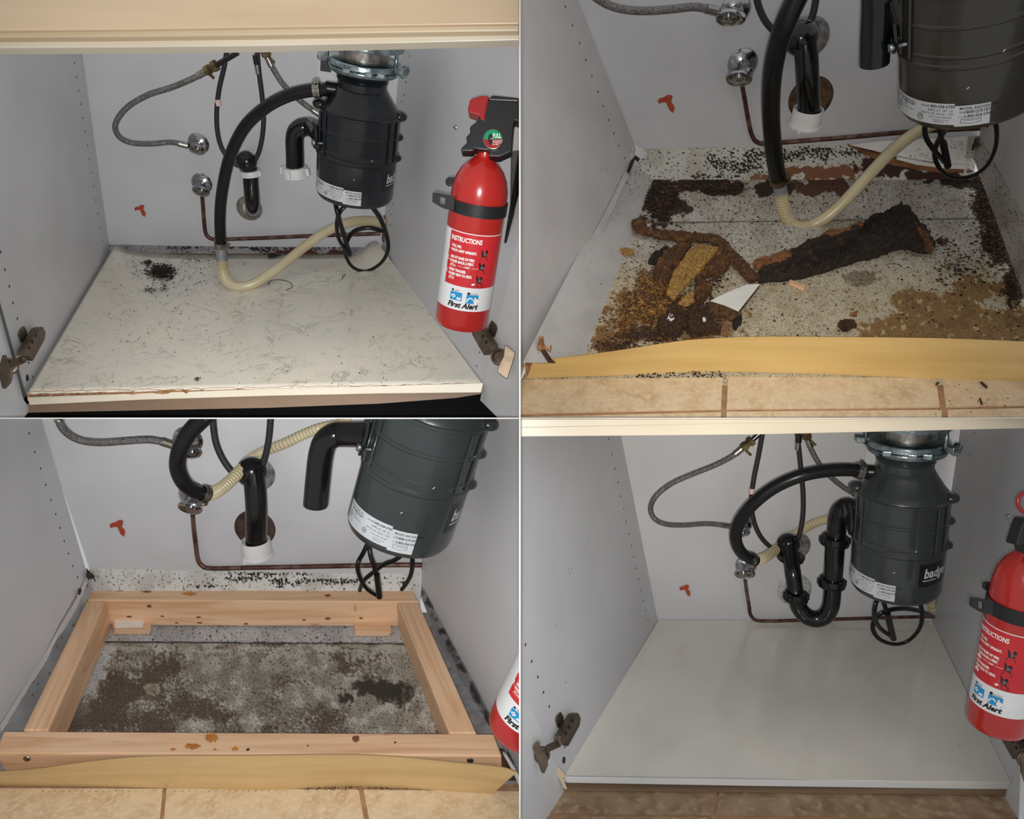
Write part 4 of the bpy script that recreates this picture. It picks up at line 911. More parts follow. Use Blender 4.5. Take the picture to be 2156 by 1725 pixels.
o2, p2 = hose('corrugated_tube', 'yellowed ribbed tube hanging in a U over the rotten debris', 'tube', [(1641, 388, .2), (1645, 412, .2), (1650, 440, .2), (1661, 465, .2), (1685, 478, .21), (1715, 472, .21), (1750, 450, .21), (1790, 412, .2), (1830, 368, .18), (1870, 326, .16), (1910, 292, .14), (1950, 268, .12), (2000, 250, .1), (2060, 240, .05)], 0, (12.5, 12.5), M['tubing'], 'translucent tubes')
MB().tube(spline([p2[0], p2[3], p2[6]], 6), dia(14, p2[0])).build('grey_cuff', M['grey'], o2)
cpts = spline(p2[5:34], 10); MB().tube(cpts, lambda t: dia(13.2, cpts[0])*(1+.09*math.sin(t*2*math.pi*20)), 16).build('ribbed_section', M['tubing'], o2)
valve('chrome stop valve joined to the braided hose at the top, over the rotten debris', 1548, 18, 33, 1534, 38, 26, 15, .1, side=B.bk(1513, 24, .06))
braided('braided steel hose entering from the top edge, over the rotten debris', [(1215, -40, .12), (1248, -10, .11), (1280, 10, .1), (1320, 21, .1), (1370, 23, .09), (1420, 19, .08), (1465, 15, .07), (1510, 24, .06)], 0, 8.4, 0, '')
valve('chrome stop valve on the copper line over the rotten debris', 1563, 132, 32.5, 1556, 165, 27, 15, .12)
hose('copper_pipe', 'red-brown copper pipe running along the back wall over the rotten debris', 'pipe', [(1562, 178, .05), (1568, 210, .035), (1575, 250, .02), (1583, 284, .02), (1595, 300, .02), (1618, 302, .02), (1700, 296, .02), (1800, 288, .02), (1900, 279, .02), (2000, 273, .02), (2085, 269, .02)], 0, (4.8, 5.2), M['copper'], 'copper pipes')
sprayer('black sprayer hose hanging in a V behind the thick hose, over the rotten debris', [(1590, -20), (1598, 15), (1612, 45), (1634, 68), (1660, 78), (1690, 66), (1708, 40), (1716, 10), (1720, -20)], None, None, 7.5)
wallplate('blotched grey escutcheon behind the black drain hub, over the rotten debris', 1701, 78, 46, 'dull')
wallplate('tarnished brown escutcheon behind the white cup, over the rotten debris', 1706, 205, 48, 'tarnish')
T = thing('drain_bend', 'black drain pipe ending in a white cup nut, over the rotten debris', 'drain pipe', B.bk(1703, 262, .1), 'black drain bends')
P = B.bk(1690, 72, .0); q = B.bk(1686, 80, .10)
mb = MB().cyl(P, q, dia(37, q), 28, 0, dia(36, q)); mb.ball(q, dia(36, q), 0, 3); mb.build('hub_fitting', M['black'], T)
pp = [B.bk(*k) for k in sp2([(1694, 84, .11), (1698, 120, .12), (1700, 160, .125), (1702, 205, .12), (1704, 236, .11)], 7)]
MB().tube(pp, dia(24, pp[10]), 24).build('bent_pipe', M['black'], T)
def cup(T, p, rpx, hpx):
    r = dia(rpx, p); h_ = dia(hpx, p)*1.15; mb = MB()
    mb.lathe([(r*.86, h_*.25), (r*.9, 0), (r*.98, 0), (r*1.0, h_*.1), (r*1.02, h_*.8), (r*1.1, h_*.84), (r*1.1, h_*.95), (r*.9, h_), (r*.3, h_)], p, -B.U, 40)
    mb.box(p-B.U*h_*.95-Vector((1, 0, 0))*r*.6+B.N*r*.8, Vector((r*.12, 0, 0)), B.N*r*.12, B.U*h_*.12)
    return mb.build('cup_nut', M['pvc'], T)
cup(T, B.bk(1703, 229, .11), 31.5, 34)
smear('rust red forked smear on the back wall over the rotten debris', 1401, 217, 1.5)
# ---- debris
lumpy('rotten_board', 'long black rotten board lying diagonally across the ground', [(1597, 598), (1600, 566), (1630, 556), (1665, 543), (1695, 524), (1745, 508), (1795, 492), (1835, 470), (1870, 456), (1892, 444), (1912, 452), (1925, 470), (1945, 497), (1964, 528), (1945, 537), (1915, 528), (1890, 526), (1850, 542), (1790, 558), (1740, 574), (1690, 588), (1650, 594)], 0, .022, 'rot', jit=.4)
lumpy('splintered_strip', 'orange brown splintered strip on the rear edge of the black rotten board', [(1722, 508), (1745, 490), (1775, 493), (1800, 484), (1810, 476), (1816, 484), (1790, 499), (1750, 507)], .012, .012, 'rust')
lumpy('splintered_strip', 'orange brown splinter on the right end of the black rotten board', [(1922, 478), (1935, 480), (1958, 515), (1962, 532), (1948, 530)], .014, .012, 'chip_b')
lumpy('wood_stick', 'reddish wood stick resting on the left end of the black rotten board', [(1588, 556), (1630, 543), (1662, 535), (1664, 552), (1640, 560), (1592, 570)], .014, .012, 'rust')
def ropey(name, label, P, rpx, h, m):
    pts = [B.fl(x, y, h) for x, y in sp2(P, 30)]; mb = MB(); rr = dia(rpx, pts[len(pts)//2])
    mb.tube(pts, lambda t: rr*(1.05+.22*noise.noise(Vector((t*9, 0, 0)))), 26, flat=.62, ref=B.U)
    for k, v in enumerate(mb.v):
        mb.v[k] = v+Vector((noise.noise(v*130), noise.noise(v*130+Vector((9, 0, 0))), noise.noise(v*130+Vector((0, 9, 0)))))*rr*.34+Vector((noise.noise(v*420), noise.noise(v*420+Vector((9, 0, 0))), noise.noise(v*420+Vector((0, 9, 0)))))*rr*.2
    mb.sm = [False]*len(mb.sm)
    o = mb.build(name, M[m]); return tag(o, label, 'debris')
ropey('rotten_edge_strip', 'bent brown crumbly edge strip running from the left wall to the black rotten board', [(1342, 466), (1352, 484), (1378, 492), (1410, 496), (1450, 499), (1490, 502), (1510, 508), (1525, 522), (1545, 545), (1568, 568), (1590, 588)], 13, .012, 'chip_b')
lumpy('particleboard_slab', 'broken yellow particleboard slab with a straight edge, in the left debris heap', [(1470, 520), (1512, 528), (1500, 546), (1470, 578), (1440, 610), (1420, 634), (1403, 622), (1410, 598), (1420, 575), (1434, 555), (1448, 535)], .018, .010, 'chip_y', jit=.15)
lumpy('rotten_chunk', 'dark brown rotten chunk beneath the yellow particleboard slab', [(1505, 545), (1518, 536), (1536, 556), (1532, 570), (1510, 588), (1490, 584), (1475, 596), (1462, 592), (1480, 568)], 0, .018, 'chip_b')
lumpy('rotten_chunk', 'brown rotten slab left of the yellow particleboard slab', [(1432, 522), (1455, 524), (1440, 550), (1424, 575), (1408, 605), (1385, 600), (1375, 580), (1385, 560), (1400, 540)], .004, .018, 'chip_b', jit=.5)
lumpy('rotten_chunk', 'small black rotten lump on the left, above the orange frass', [(1364, 556), (1380, 540), (1400, 528), (1406, 530), (1400, 545), (1380, 560)], 0, .014, 'rot')
lumpy('rotten_chunk', 'upright brown chip standing right of the yellow slab in the heap', [(1462, 612), (1475, 603), (1490, 606), (1494, 625), (1480, 640), (1464, 640)], 0, .02, 'chip_b', jit=.5)
lumpy('particleboard_chip', 'yellow particleboard chip in the middle of the debris heap', [(1436, 632), (1458, 622), (1462, 642), (1446, 655), (1428, 648)], .006, .01, 'chip_y')
lumpy('rotten_chunk', 'large brown lump at the bottom of the debris heap, left one', [(1390, 680), (1420, 672), (1440, 685), (1436, 705), (1405, 712), (1380, 700)], 0, .02, 'dirt_b', jit=.5)
lumpy('rotten_chunk', 'pointed dark brown lump at the bottom of the debris heap, right of the white fleck', [(1445, 690), (1470, 668), (1492, 672), (1502, 688), (1516, 705), (1490, 708), (1460, 712), (1444, 706)], 0, .02, 'dirt_b', jit=.5)
lumpy('rotten_chunk', 'brown chunk under the white laminate shard', [(1485, 650), (1505, 640), (1550, 655), (1562, 668), (1545, 680), (1515, 672), (1490, 668)], 0, .012, 'chip_b', jit=.5)
lumpy('rotten_chunk', 'small black lump below the white laminate shard', [(1543, 680), (1558, 674), (1560, 686), (1550, 696), (1542, 692)], 0, .012, 'rot', jit=.5)
lumpy('dirt_clod', 'oval brown clod lying alone near the kickboard', [(1765, 686), (1778, 678), (1798, 681), (1802, 690), (1790, 698), (1772, 698)], 0, .01, 'dirt_b', jit=.5)
T = thing('laminate_shard', 'white triangular laminate shard lying right of the debris heap', 'shard', B.fl(1550, 640))
slabpx('laminate_face', [(1496, 633), (1530, 616), (1572, 599), (1600, 598), (1555, 655), (1525, 642)], lambda x, y: B.fl(x, y, .018), -B.U*.0015, M['shard'], T)
slabpx('board_core', [(1496, 634), (1530, 617), (1572, 600), (1600, 599), (1555, 656), (1525, 643)], lambda x, y: B.fl(x, y, .016), -B.U*.009, M['chip_b'], T)
tag(slabpx('laminate_fleck', [(1404, 673), (1410, 659), (1416, 661), (1420, 671), (1414, 675)], lambda x, y: B.fl(x, y, .026), -B.U*.002, M['shard']), 'small white fleck with a dark dot on top of the brown heap', 'fleck')
tag(slabpx('laminate_fleck', [(1479, 669), (1484, 667), (1487, 674), (1484, 677), (1480, 675)], lambda x, y: B.fl(x, y, .027), -B.U*.002, M['shard']), 'tiny cream fleck on the pointed dark brown lump', 'fleck')
tag(slabpx('wood_splinter', [(1661, 591), (1664, 588), (1696, 599), (1694, 608), (1690, 608), (1662, 595)], lambda x, y: B.fl(x, y, .006), -B.U*.006, M['pine'], bevel=.001), 'pale wood splinter lying in front of the black rotten board', 'splinter')
tag(slabpx('wood_splinter', [(1304, 522), (1316, 521), (1334, 524), (1336, 532), (1318, 533), (1305, 529)], lambda x, y: B.fl(x, y, .01), -B.U*.006, M['chip_y'], bevel=.001), 'brown wood splinter lying against the left base panel', 'splinter')
lumpy('wood_splinter', 'orange chip lying beyond the oval brown clod', [(1788, 665), (1796, 658), (1806, 658), (1800, 668)], 0, .004, 'rust', cat='splinter')
for nm, lb, q in (('wood_splinter', 'dark splinter on the floor tiles nearest the right edge', [(2064, 804), (2068, 803), (2080, 814), (2078, 817), (2070, 811)]), ('wood_splinter', 'dark upright splinter on the floor tiles, below the other one', [(2062, 838), (2065, 838), (2070, 850), (2067, 852)]), ('wood_splinter', 'short dark splinter on the tile joint near the kickboard', [(1970, 807), (1977, 803), (1978, 806), (1971, 811)])):
    tag(slabpx(nm, q, lambda x, y: B.fl(x, y, .004), -B.U*.002, M['dirt_b']), lb, 'splinter')
# frass and mould heaps
def D(cx, cy, rx, ry, n, s0, s1, heap=.006, h=.001): return scatter(n, cx, cy, rx, ry, s0, s1, h, heap=heap)
crumbs('orange_frass', 'loose orange brown frass heap in the left of the ground', 'frass', D(1370, 645, 62, 34, 2600, .0015, .0055, .014)+D(1395, 600, 40, 36, 1000, .0015, .005, .02)+D(1310, 680, 46, 28, 700, .001, .004)+D(1400, 665, 60, 16, 700, .0015, .004, .012)+D(1360, 585, 25, 25, 400, .0015, .004, .01), [M['dirt_o'], M['dirt_b'], M['dirt_o'], M['chip_b'], M['chip_y']])
crumbs('brown_frass', 'dark brown frass heaped along the kickboard at the front left', 'frass', D(1370, 705, 60, 14, 1300, .0015, .006, .01)+D(1450, 655, 60, 34, 1300, .0015, .006, .016)+D(1300, 728, 50, 12, 420, .0015, .004)+D(1500, 655, 50, 22, 600, .0015, .005, .01)+D(1490, 585, 45, 30, 500, .0015, .005, .01), [M['dirt_b'], M['dirt'], M['chip_b'], M['dirt_b']])
def lw_ok(x, y): return 1340 < x+0*y < 2160 and x > 1377-(y-376)*.40+4
crumbs('black_frass', 'black frass heaped along the rear and the right wall', 'frass', D(1392, 420, 36, 44, 1500, .0015, .006, .012)+D(1500, 393, 66, 12, 1100, .0015, .005, .006)+D(2085, 420, 32, 56, 2000, .0015, .006, .012)+D(2105, 500, 30, 50, 1600, .0015, .006, .01)+D(2060, 376, 60, 10, 500, .0015, .005)+D(2135, 600, 22, 44, 600, .0015, .005)+D(1930, 520, 36, 22, 300, .001, .004)+D(2020, 560, 70, 60, 380, .001, .006)+D(1985, 508, 16, 8, 160, .001, .005), [M['dirt'], M['dirt'], M['dirt_b'], M['chip_b']])
sc = []
for k in range(3200):
    y = 385+ (random.random()**1.25)*340; lo = 1377-(y-376)*.40+6; hi = 2040+(y-375)*.44
    x = random.uniform(lo, hi)
    if x > 2200: continue
    if y > 560 and random.random() < .45: continue
    sc.append((B.fl(x, y, .0012), random.choice((.0007, .0009, .0012, .0016, .0022, .0034))))
crumbs('scattered_crumbs', 'dark crumbs scattered across the whole pale ground behind the yellow kickboard', 'crumbs', sc, [M['dirt'], M['dirt_b'], M['dirt']])
crumbs('tile_grit', 'dark grit and chips scattered on the sunlit beige tiles'.replace('sunlit ', ''), 'grit', [(B.fl(random.uniform(1960, 2140), random.uniform(806, 874), .0016), random.choice((.0006, .001, .0018))) for _ in range(46)]+[(B.fl(random.uniform(1340, 1520), random.uniform(782, 795), .002), random.uniform(.001, .0035)) for _ in range(130)]+[(B.fl(random.uniform(1100, 1900), random.uniform(806, 874), .0016), .0008) for _ in range(10)], [M['dirt'], M['dirt_b']])
crumbs('wall_specks', 'black specks on the left wall and its base panel', 'specks', scatter(60, 1330, 385, 30, 40, .0007, .002, 0, surf=lambda x, y, h: B.lw(x, y, .005 if x < 1310 else 0))+scatter(25, 1275, 360, 26, 14, .0006, .0014, 0, surf=lambda x, y, h: B.lw(x, y, .0045)), M['dirt'])
# ================================================================== LOWER LEFT: pine frame being built on the slab
B = Bay(-1, -1, 1661, 1300, 1.35, (214, 1300), (888, 1300), (90, 881), (905, 881), (-40, 1661), (1120, 1675))
struct(MB().prism([B.bk(*p, .004) for p in ((70, 850), (925, 850), (885, 1209), (700, 1207), (450, 1203), (300, 1199), (188, 1197))], -B.N*.006).build('wall_back', M['wall']))
def strip_bl(x, y):
    c = mixc((212, 214, 212), (190, 190, 186), ss(-.1, .3, fbm(x, y, 60, 71))); k = 0
    for q in ((520, 1218, 80, 9), (600, 1226, 50, 12), (618, 1230, 30, 8), (440, 1234, 60, 6), (700, 1224, 60, 8), (560, 1208, 110, 6), (850, 1230, 10, 12)): k = max(k, ell(x, y, *q, .8, 26, 6))
    return mixc(c, (30, 26, 22), ss(.14, .21, fbm(x, y, 4.5, 72)+.36*ss(-.15, .7, k)-.12))
struct(painted('trim_6', ((186, 1190), (888, 1200), (884, 1306), (206, 1306)), lambda x, y: B.bk(x, y, .001), 460, 60, strip_bl))
mb = MB().prism([B.lw(*p, .004) for p in ((78, 850), (183, 1207), (158, 1255), (122, 1320), (86, 1392), (40, 1462), (-10, 1540), (-140, 1700), (-300, 850))], -B.LN*.012)
holes(mb, lambda x, y: B.lw(x, y, .004), B.LN, [(61, 913), (73, 952), (85, 987), (96, 1021), (107, 1053), (117, 1083), (126, 1112), (135, 1140), (144, 1166), (153, 1192), (163, 1216)], .0024)
struct(mb.build('wall_left', [M['wall'], M['hole']]))
def base_bl(x, y):
    c = mixc((176, 180, 184), (156, 158, 162), ss(-.2, .3, fbm(x, y, 60, 78))); return mixc(c, (52, 46, 44), ss(.30, .36, fbm(x, y, 5, 79)))
struct(painted('baseboard_left', ((170, 1200), (206, 1215), (40, 1680), (-150, 1680)), lambda x, y: B.lw(x, y, -.001), 40, 120, base_bl))
T = thing('torn_veneer', 'torn white veneer edge along the left wall beside the pine frame', 'veneer', B.fl(100, 1450))
g1 = sp2([(183, 1212), (160, 1262), (130, 1312), (108, 1352), (86, 1392), (60, 1432), (30, 1480), (0, 1528)], 5)
g2 = sp2([(184, 1226), (166, 1270), (140, 1318), (116, 1352), (96, 1396), (66, 1440), (34, 1492), (2, 1545)], 5)
mb = MB(); n = len(g1)
mb.v += [B.lw(x, y, .004) for x, y in g1]+[B.lw(x+2*noise.noise(Vector((y*.11, 4, 0))), y, .008) for x, y in g2]
for i in range(n-1): mb.face([i, i+1, n+i+1, n+i], 0, True)
mb.build('veneer_strip', M['wall_warm'], T)
slabpx('dark_split', [(181, 1196), (188, 1204), (194, 1208), (204, 1222), (200, 1226), (196, 1218), (186, 1221), (181, 1214), (182, 1204)], lambda x, y: B.lw(x, y, .010), B.LN*.001, M['dirt_b'], T)
slabpx('dark_split', [(168, 1238), (171, 1243), (168, 1253), (164, 1252), (164, 1242)], lambda x, y: B.lw(x, y, .010), B.LN*.001, M['dirt_b'], T)
mb = MB().prism([B.rw(*p, .004) for p in ((925, 850), (885, 1208), (884, 1222), (940, 1330), (1000, 1440), (1045, 1530), (1080, 1600), (1100, 1640), (1200, 1640), (1300, 850))], -B.RN*.01)
struct(mb.build('wall_right', [M['wall'], M['hole']]))
def base_br(x, y):
    c = mixc((176, 178, 182), (158, 158, 162), ss(-.2, .3, fbm(x, y, 60, 88))); q = abs((x-905)-(y-1280)*.52)/14
    return mixc(c, (44, 44, 46), ss(1, .1, q)*ss(-.12, .16, fbm(x, y, 26, 83))*.85)
struct(painted('baseboard_right', ((868, 1212), (888, 1214), (1140, 1690), (1060, 1690)), lambda x, y: B.rw(x, y, -.001), 60, 200, base_br))
crumbs('wall_specks', 'black pinholes along the foot of the right wall beside the pine frame', 'specks', [(B.rw(x, y, .0045), s) for x, y, s in ((886, 1223, .003), (938, 1351, .003), (962, 1400, .004), (981, 1425, .002), (990, 1437, .002), (896, 1200, .002), (1000, 1450, .001), (1030, 1560, .001))], M['hole'])
def ground_bl(x, y):
    c = mixc((186, 182, 172), (160, 154, 142), ss(-.15, .25, fbm(x, y, 60, 61)))
    fr = ss(1352, 1460, y)
    c = mixc(c, (128, 120, 108), .75*ss(-.05, .25, fbm(x, y, 30, 62)+.14*ss(1360, 1400, y)-.2*ss(690, 760, x)*ss(1440, 1380, y)))
    big = fbm(x, y*1.6, 90, 63)+.42*ss(560, 300, x)*fr+.22*ss(230, 40, abs(x-600))*ss(1440, 1520, y)-.22
    fine = fbm(x, y, 7, 64)
    c = mixc(c, (84, 70, 56), .9*ss(-.14, .16, big+.9*fine))
    c = mixc(c, (176, 166, 146), .7*ss(.12, .3, fine-.3*big)*fr)
    k = max(ell(x, y, 818, 1456, 52, 26, .9, 40, 65), ell(x, y, 770, 1444, 30, 10, .9, 16, 66), ell(x, y, 728, 1472, 13, 12, .8, 12, 66))
    c = mixc(c, (50, 44, 38), .92*ss(-.2, .25, k+.6*fine))
    c = mixc(c, (196, 196, 190), .7*ss(0, .4, 1-abs(y-1368)/9)*ss(-.1, .2, fbm(x, y*3, 60, 68)))
    if y < 1353: c = mixc((192, 194, 196), (172, 174, 176), ss(-.2, .2, fbm(x, y, 40, 69)))
    e = math.hypot((x-322)/17, (y-1452)/12)+.5*fbm(x, y, 14, 5); c = mixc(c, (172, 164, 144), .8*ss(1.1, .9, e))
    c = mixc(c, (120, 110, 94), .5*ss(.7, .4, e)); c = mixc(c, (176, 168, 148), .6*ss(.6, .9, 1-math.hypot((x-425)/20, (y-1465)/13)+.3))
    c = mixc(c, (196, 200, 204), .9*ss(.2, .5, 1-abs((x-228)+(y-1350)*.40)/30+.9*fbm(x, y, 20, 77))*ss(1545, 1400, y)*ss(1352, 1365, y))
    c = mixc(c, (40, 36, 32), .85*ss(.24, .31, fbm(x, y, 4.5, 70)+.03))
    return mixc(c, (46, 42, 40), ss(2.2, .6, abs(y-(1352+(x-230)*.007)+1.5*noise.noise(Vector((x*.03, 0, 0))))))
struct(painted('floor', ((200, 1296), (860, 1300), (1010, 1600), (110, 1600)), lambda x, y: B.fl(x, y), 460, 160, ground_bl, 'conc', dis=.001, up=B.U))
struct(MB().prism([B.fl(*p, -.002) for p in ((150, 1290), (930, 1290), (1180, 1680), (-120, 1680))], -B.U*.01).build('floor', M['slab']))
mb = MB().prism([B.fl(*p, -.0008) for p in ((-80, 1652), (1200, 1652), (1200, 1770), (-80, 1770))], -B.U*.006, 1)
tiles(mb, [((-80, 1660), (343, 1661), (335, 1740), (-80, 1740)), ((351, 1661), (755, 1663), (769, 1740), (344, 1740)), ((765, 1663), (1200, 1668), (1220, 1740), (780, 1740))])
struct(mb.build('floor', [M['tile'], M['grout']]))
# pine frame
HB = .072
def beam(name, label, top, m, h=HB, hb=0, pull=0):
    t_ = [B.fl(x, y, h) for x, y in top]; b_ = [p-B.U*(h-hb)-(B.N*pull if k > 1 else Vector()) for k, p in enumerate(t_)]
    v = sorted(((t_[(k+1) % 4]-t_[k]) for k in range(4)), key=lambda q: -q.length)[0].normalized(); wv = B.U.cross(v).normalized()
    return t_, b_, tag(MB().hexa(t_, b_).build(name, M['pine'], bevel=.0035, frame=None if abs(v.x) > .9 else (v, wv, v.cross(wv))), label, 'timber', 'pine frame timbers')
tr_, _, rb = beam('pine_beam', 'rear pine timber of the frame, with brown knots on its face', [(187, 1240), (868, 1244), (882, 1266), (184, 1264)], 'pine', hb=.004)
_, _, o = beam('pine_beam', 'left pine timber of the frame, orange toward its front end', [(182, 1266), (223, 1266), (101, 1538), (48, 1538)], 'pine_y')
_, _, o = beam('pine_beam', 'right pine timber of the frame, beside the mouldy wall edge', [(835, 1268), (881, 1268), (1004, 1544), (946, 1544)], 'pine_y')
tf, bf, fb = beam('pine_beam', 'front pine timber of the frame, stained with orange resin splashes', [(8, 1539), (1040, 1545), (1057, 1592), (-12, 1586)], 'pine', pull=.016)
M['resin'] = mat('orange_resin_stain', (196, 132, 60), .3, col2=(176, 108, 46), ns=(60, 60, 60))
def splash(mb, x, y, rx, ry, n=22, seed=0):
    mb.poly([B.fl(x+rx*math.cos(6.28*k/n)*(1+.9*noise.noise(Vector((k*.9, seed, 0)))), y+ry*math.sin(6.28*k/n)*(1+.9*noise.noise(Vector((k*.9, seed, 3)))), HB+.0006) for k in range(n)])
for i, (x, y, rx, ry) in enumerate(((446, 1554, 14, 9), (406, 1571, 17, 6), (496, 1577, 8, 5), (364, 1578, 6, 2.5), (452, 1578, 4, 2))):
    mb = MB(); splash(mb, x, y, rx, ry, 22, i*3.3); mb.build('resin_splash', M['resin'], fb)
mb = MB(); splash(mb, 749, 1556, 8, 7, 18, 40); mb.build('knot', M['rust'], fb)
for i, (x, y, r_) in enumerate(((522, 1579, .003), (648, 1571, .0015), (832, 1564, .002))): 
    MB().lathe([(r_, 0), (r_, .0006)], B.fl(x, y, HB+.0002), B.U, 10).build('nail_hole', M['hole'], fb)
def facept(x, y, hoff, tf=None):                           # point on the front face of the front timber
    tf = tf or TF; a, b_ = tf[3], tf[2]; n = (b_-a).cross(B.U).normalized(); n = n if n.dot(B.N) > 0 else -n
    return hit(a+n*hoff, n, x, y), n
TF = tf
M['knot'] = mat('brown_pine_knot', (150, 96, 66), .6, col2=(112, 66, 44), ns=(90, 90, 90))
for i, (x, y, rx, ry) in enumerate(((314, 1277, 5, 3.4), (272, 1299, 6, 2), (342, 1298, 4, 1.6), (690, 1303, 6, 3), (640, 1306, 4, 1.8), (760, 1302, 4, 2), (418, 1300, 5, 2.2), (420, 1312, 6, 1.8), (372, 1312, 4, 1.6), (518, 1314, 5, 1.8), (748, 1281, .8, 8))):
    MB().poly([facept(x+rx*math.cos(.45*k)*(1+.5*noise.noise(Vector((k*.8, i*3, 0)))), y+ry*math.sin(.45*k)*(1+.5*noise.noise(Vector((k*.8, i*3, 5)))), .0006, tr_)[0] for k in range(14)]).build('knot', M['knot'], rb)
for i, (x, y, rx, ry) in enumerate(((400, 1250, 14, 4), (252, 1243, 14, 1.5), (310, 1246, 10, 2), (690, 1254, 6, 3))):
    MB().poly([B.fl(x+rx*math.cos(.45*k)*(1+.7*noise.noise(Vector((k*.8, i*3, 1)))), y+ry*math.sin(.45*k)*(1+.7*noise.noise(Vector((k*.8, i*3, 6)))), HB+.0006) for k in range(14)]).build('knot', M['knot'] if i else M['resin'], rb)
for x, y in ((56, 1598), (990, 1602)):
    p, n = facept(x, y, .0003); MB().lathe([(.006, 0), (.005, .0015), (.001, .0012)], p, n, 14).build('screw_head', M['steel'], fb)
for x0, x1, y0, y1, lb in ((236, 318, 1318, 1336, 'left'), (742, 823, 1322, 1340, 'right')):
    T = tag(MB().hexa([B.fl(x0-(4 if lb == 'left' else -2), y0-14, .016), B.fl(x1, y0-14, .016), B.fl(x1+0, y1-10, .016), B.fl(x0+6, y1-10, .016)],
                     [B.fl(x0-(4 if lb == 'left' else -2), y0-4, .0015), B.fl(x1, y0-4, .0015), B.fl(x1-4, y1, .0015), B.fl(x0+4, y1, .0015)]).build('pine_block', M['pine'], bevel=.001),
            'small pine block under the rear timber, near the %s timber' % lb, 'block', 'small pine blocks')
    if lb == 'left': MB().hexa([B.fl(240, 1305, .019), B.fl(304, 1305, .018), B.fl(300, 1322, .018), B.fl(243, 1323, .019)], [B.fl(240, 1305, .016), B.fl(304, 1305, .016), B.fl(300, 1322, .0162), B.fl(243, 1323, .0162)]).build('white_shim', M['shard'], T)
kick('bowed pale maple kickboard leaning on the front pine timber', [(-40, 1628), (20, 1625), (80, 1620), (150, 1610), (250, 1598), (350, 1593), (450, 1592.5), (550, 1592), (650, 1590.5), (750, 1590.5), (850, 1596), (960, 1607), (1050, 1616), (1088, 1627)],
     [(-40, 1655), (200, 1657), (400, 1662), (550, 1665), (640, 1661), (740, 1656), (850, 1660), (1036, 1673)], 'kick2', lean=.052, th=.005)
T = thing('broken_panel_end', 'dark crumbled panel end beside the right tip of the pale kickboard', 'debris', B.fl(1080, 1640))
MB().prism([at(x, y, 1.42) for x, y in ((1052, 1580), (1060, 1584), (1070, 1600), (1080, 1625), (1092, 1640), (1093, 1656), (1070, 1650), (1062, 1640), (1046, 1612))], (0, .01, 0)).build('dark_hollow', M['dirt_b'], T)
MB().prism([at(x, y, 1.4) for x, y in ((1058, 1586), (1066, 1590), (1090, 1628), (1093, 1634), (1093, 1655), (1086, 1640), (1078, 1622))], (0, .008, 0)).build('ragged_rim', M['wall_warm'], T)
crumbs('tile_grit', 'dark grit caught under the pale kickboard', 'grit', [(B.fl(random.uniform(640, 860), random.uniform(1657, 1664), .002), random.uniform(.0008, .002)) for _ in range(110)]+[(B.fl(x, 1666+random.uniform(-1, 1), .002), .0012) for x in range(90, 600, 14)], [M['dirt'], M['dirt_b']])
# plumbing
T, S, R, L, A, X, Cc, P0, P1 = disposer('dark green-grey garbage disposer tilted above the pine frame', (985, 640), (838, 1120), .38, 117, 'enamel_g', 20, 57, top=False)
cord(T, [[(780, 1130, .22), (766, 1162, .24), (753, 1188, .26), (757, 1215, .24), (772, 1240, .22), (795, 1256, .2)], [(776, 1130, .22), (779, 1166, .24), (788, 1195, .24), (796, 1225, .22), (800, 1256, .2)],
         [(870, 1150, .2), (834, 1178, .2), (810, 1188, .19), (785, 1206, .17), (765, 1224, .15), (757, 1244, .12)], [(866, 1150, .18), (868, 1182, .18), (866, 1206, .16), (858, 1225, .14), (846, 1242, .12)]], 4.8)
MB().cyl(B.bk(793, 1210, .235), B.bk(799, 1258, .21), dia(6, B.bk(796, 1230, .23))).build('plug', M['rubber'], T)
T, pts, r = elbow('open ended black drain elbow curving down above the pine frame', S, R, L, A, X, Cc, [(722, 916, .34), (702, 918, .34), (684, 932, .34), (675, 960, .34), (670, 1000, .34), (664, 1064, .34)], 25.5, t=.60)
o, pts = hose('drain_hose', 'black drain hose curling in a C over the two valves above the pine frame', 'hose', [(452, 862, .26), (425, 884, .26), (396, 915, .26), (378, 950, .26), (374, 985, .25), (386, 1015, .24), (408, 1034, .22), (440, 1043, .2)], 0, (19, 15), M['rubber'], 'black drain hoses')
clamp('hose_clamp', pts[-3], pts[-1]-pts[-5], dia(17, pts[-1]), .012, o, Vector((0, -.3, -1)))
hose('corrugated_tube', 'yellowed ribbed tube rising behind the black hub above the pine frame', 'tube', [(436, 1042, .2), (455, 1036, .18), (480, 1018, .15), (505, 992, .11), (530, 966, .06), (558, 950, .05), (600, 934, .07), (640, 915, .08), (680, 900, .09), (740, 888, .08)], 0, (14, 10), M['tubing'], 'translucent tubes', rib=.07, ribn=52)
t, H1 = valve('chrome stop valve mostly hidden behind the curled hose, above the pine frame', 397, 926, 33, 404, 955, 20, 12, -.2, side=B.bk(364, 937, .06))
braided('braided steel hose sweeping in from the top above the pine frame', [(122, 860, .12), (126, 890, .12), (142, 912, .11), (170, 927, .1), (210, 932, .1), (260, 929, .09), (310, 926, .08), (340, 930, .07), (366, 938, .06)], 0, 8.4, 0, '')
valve('chrome stop valve on the copper line above the pine frame', 408, 1040, 32, 400, 1070, 25.5, 14, .14)
hose('copper_pipe', 'red-brown copper pipe running just above the rear pine timber', 'pipe', [(406, 1086, .05), (408, 1112, .03), (412, 1145, .02), (416, 1175, .02), (424, 1190, .02), (444, 1197, .02), (520, 1196, .02), (620, 1194, .02), (720, 1192, .02), (820, 1190, .02), (888, 1190, .02)], 0, (4.8, 5.4), M['copper'], 'copper pipes')
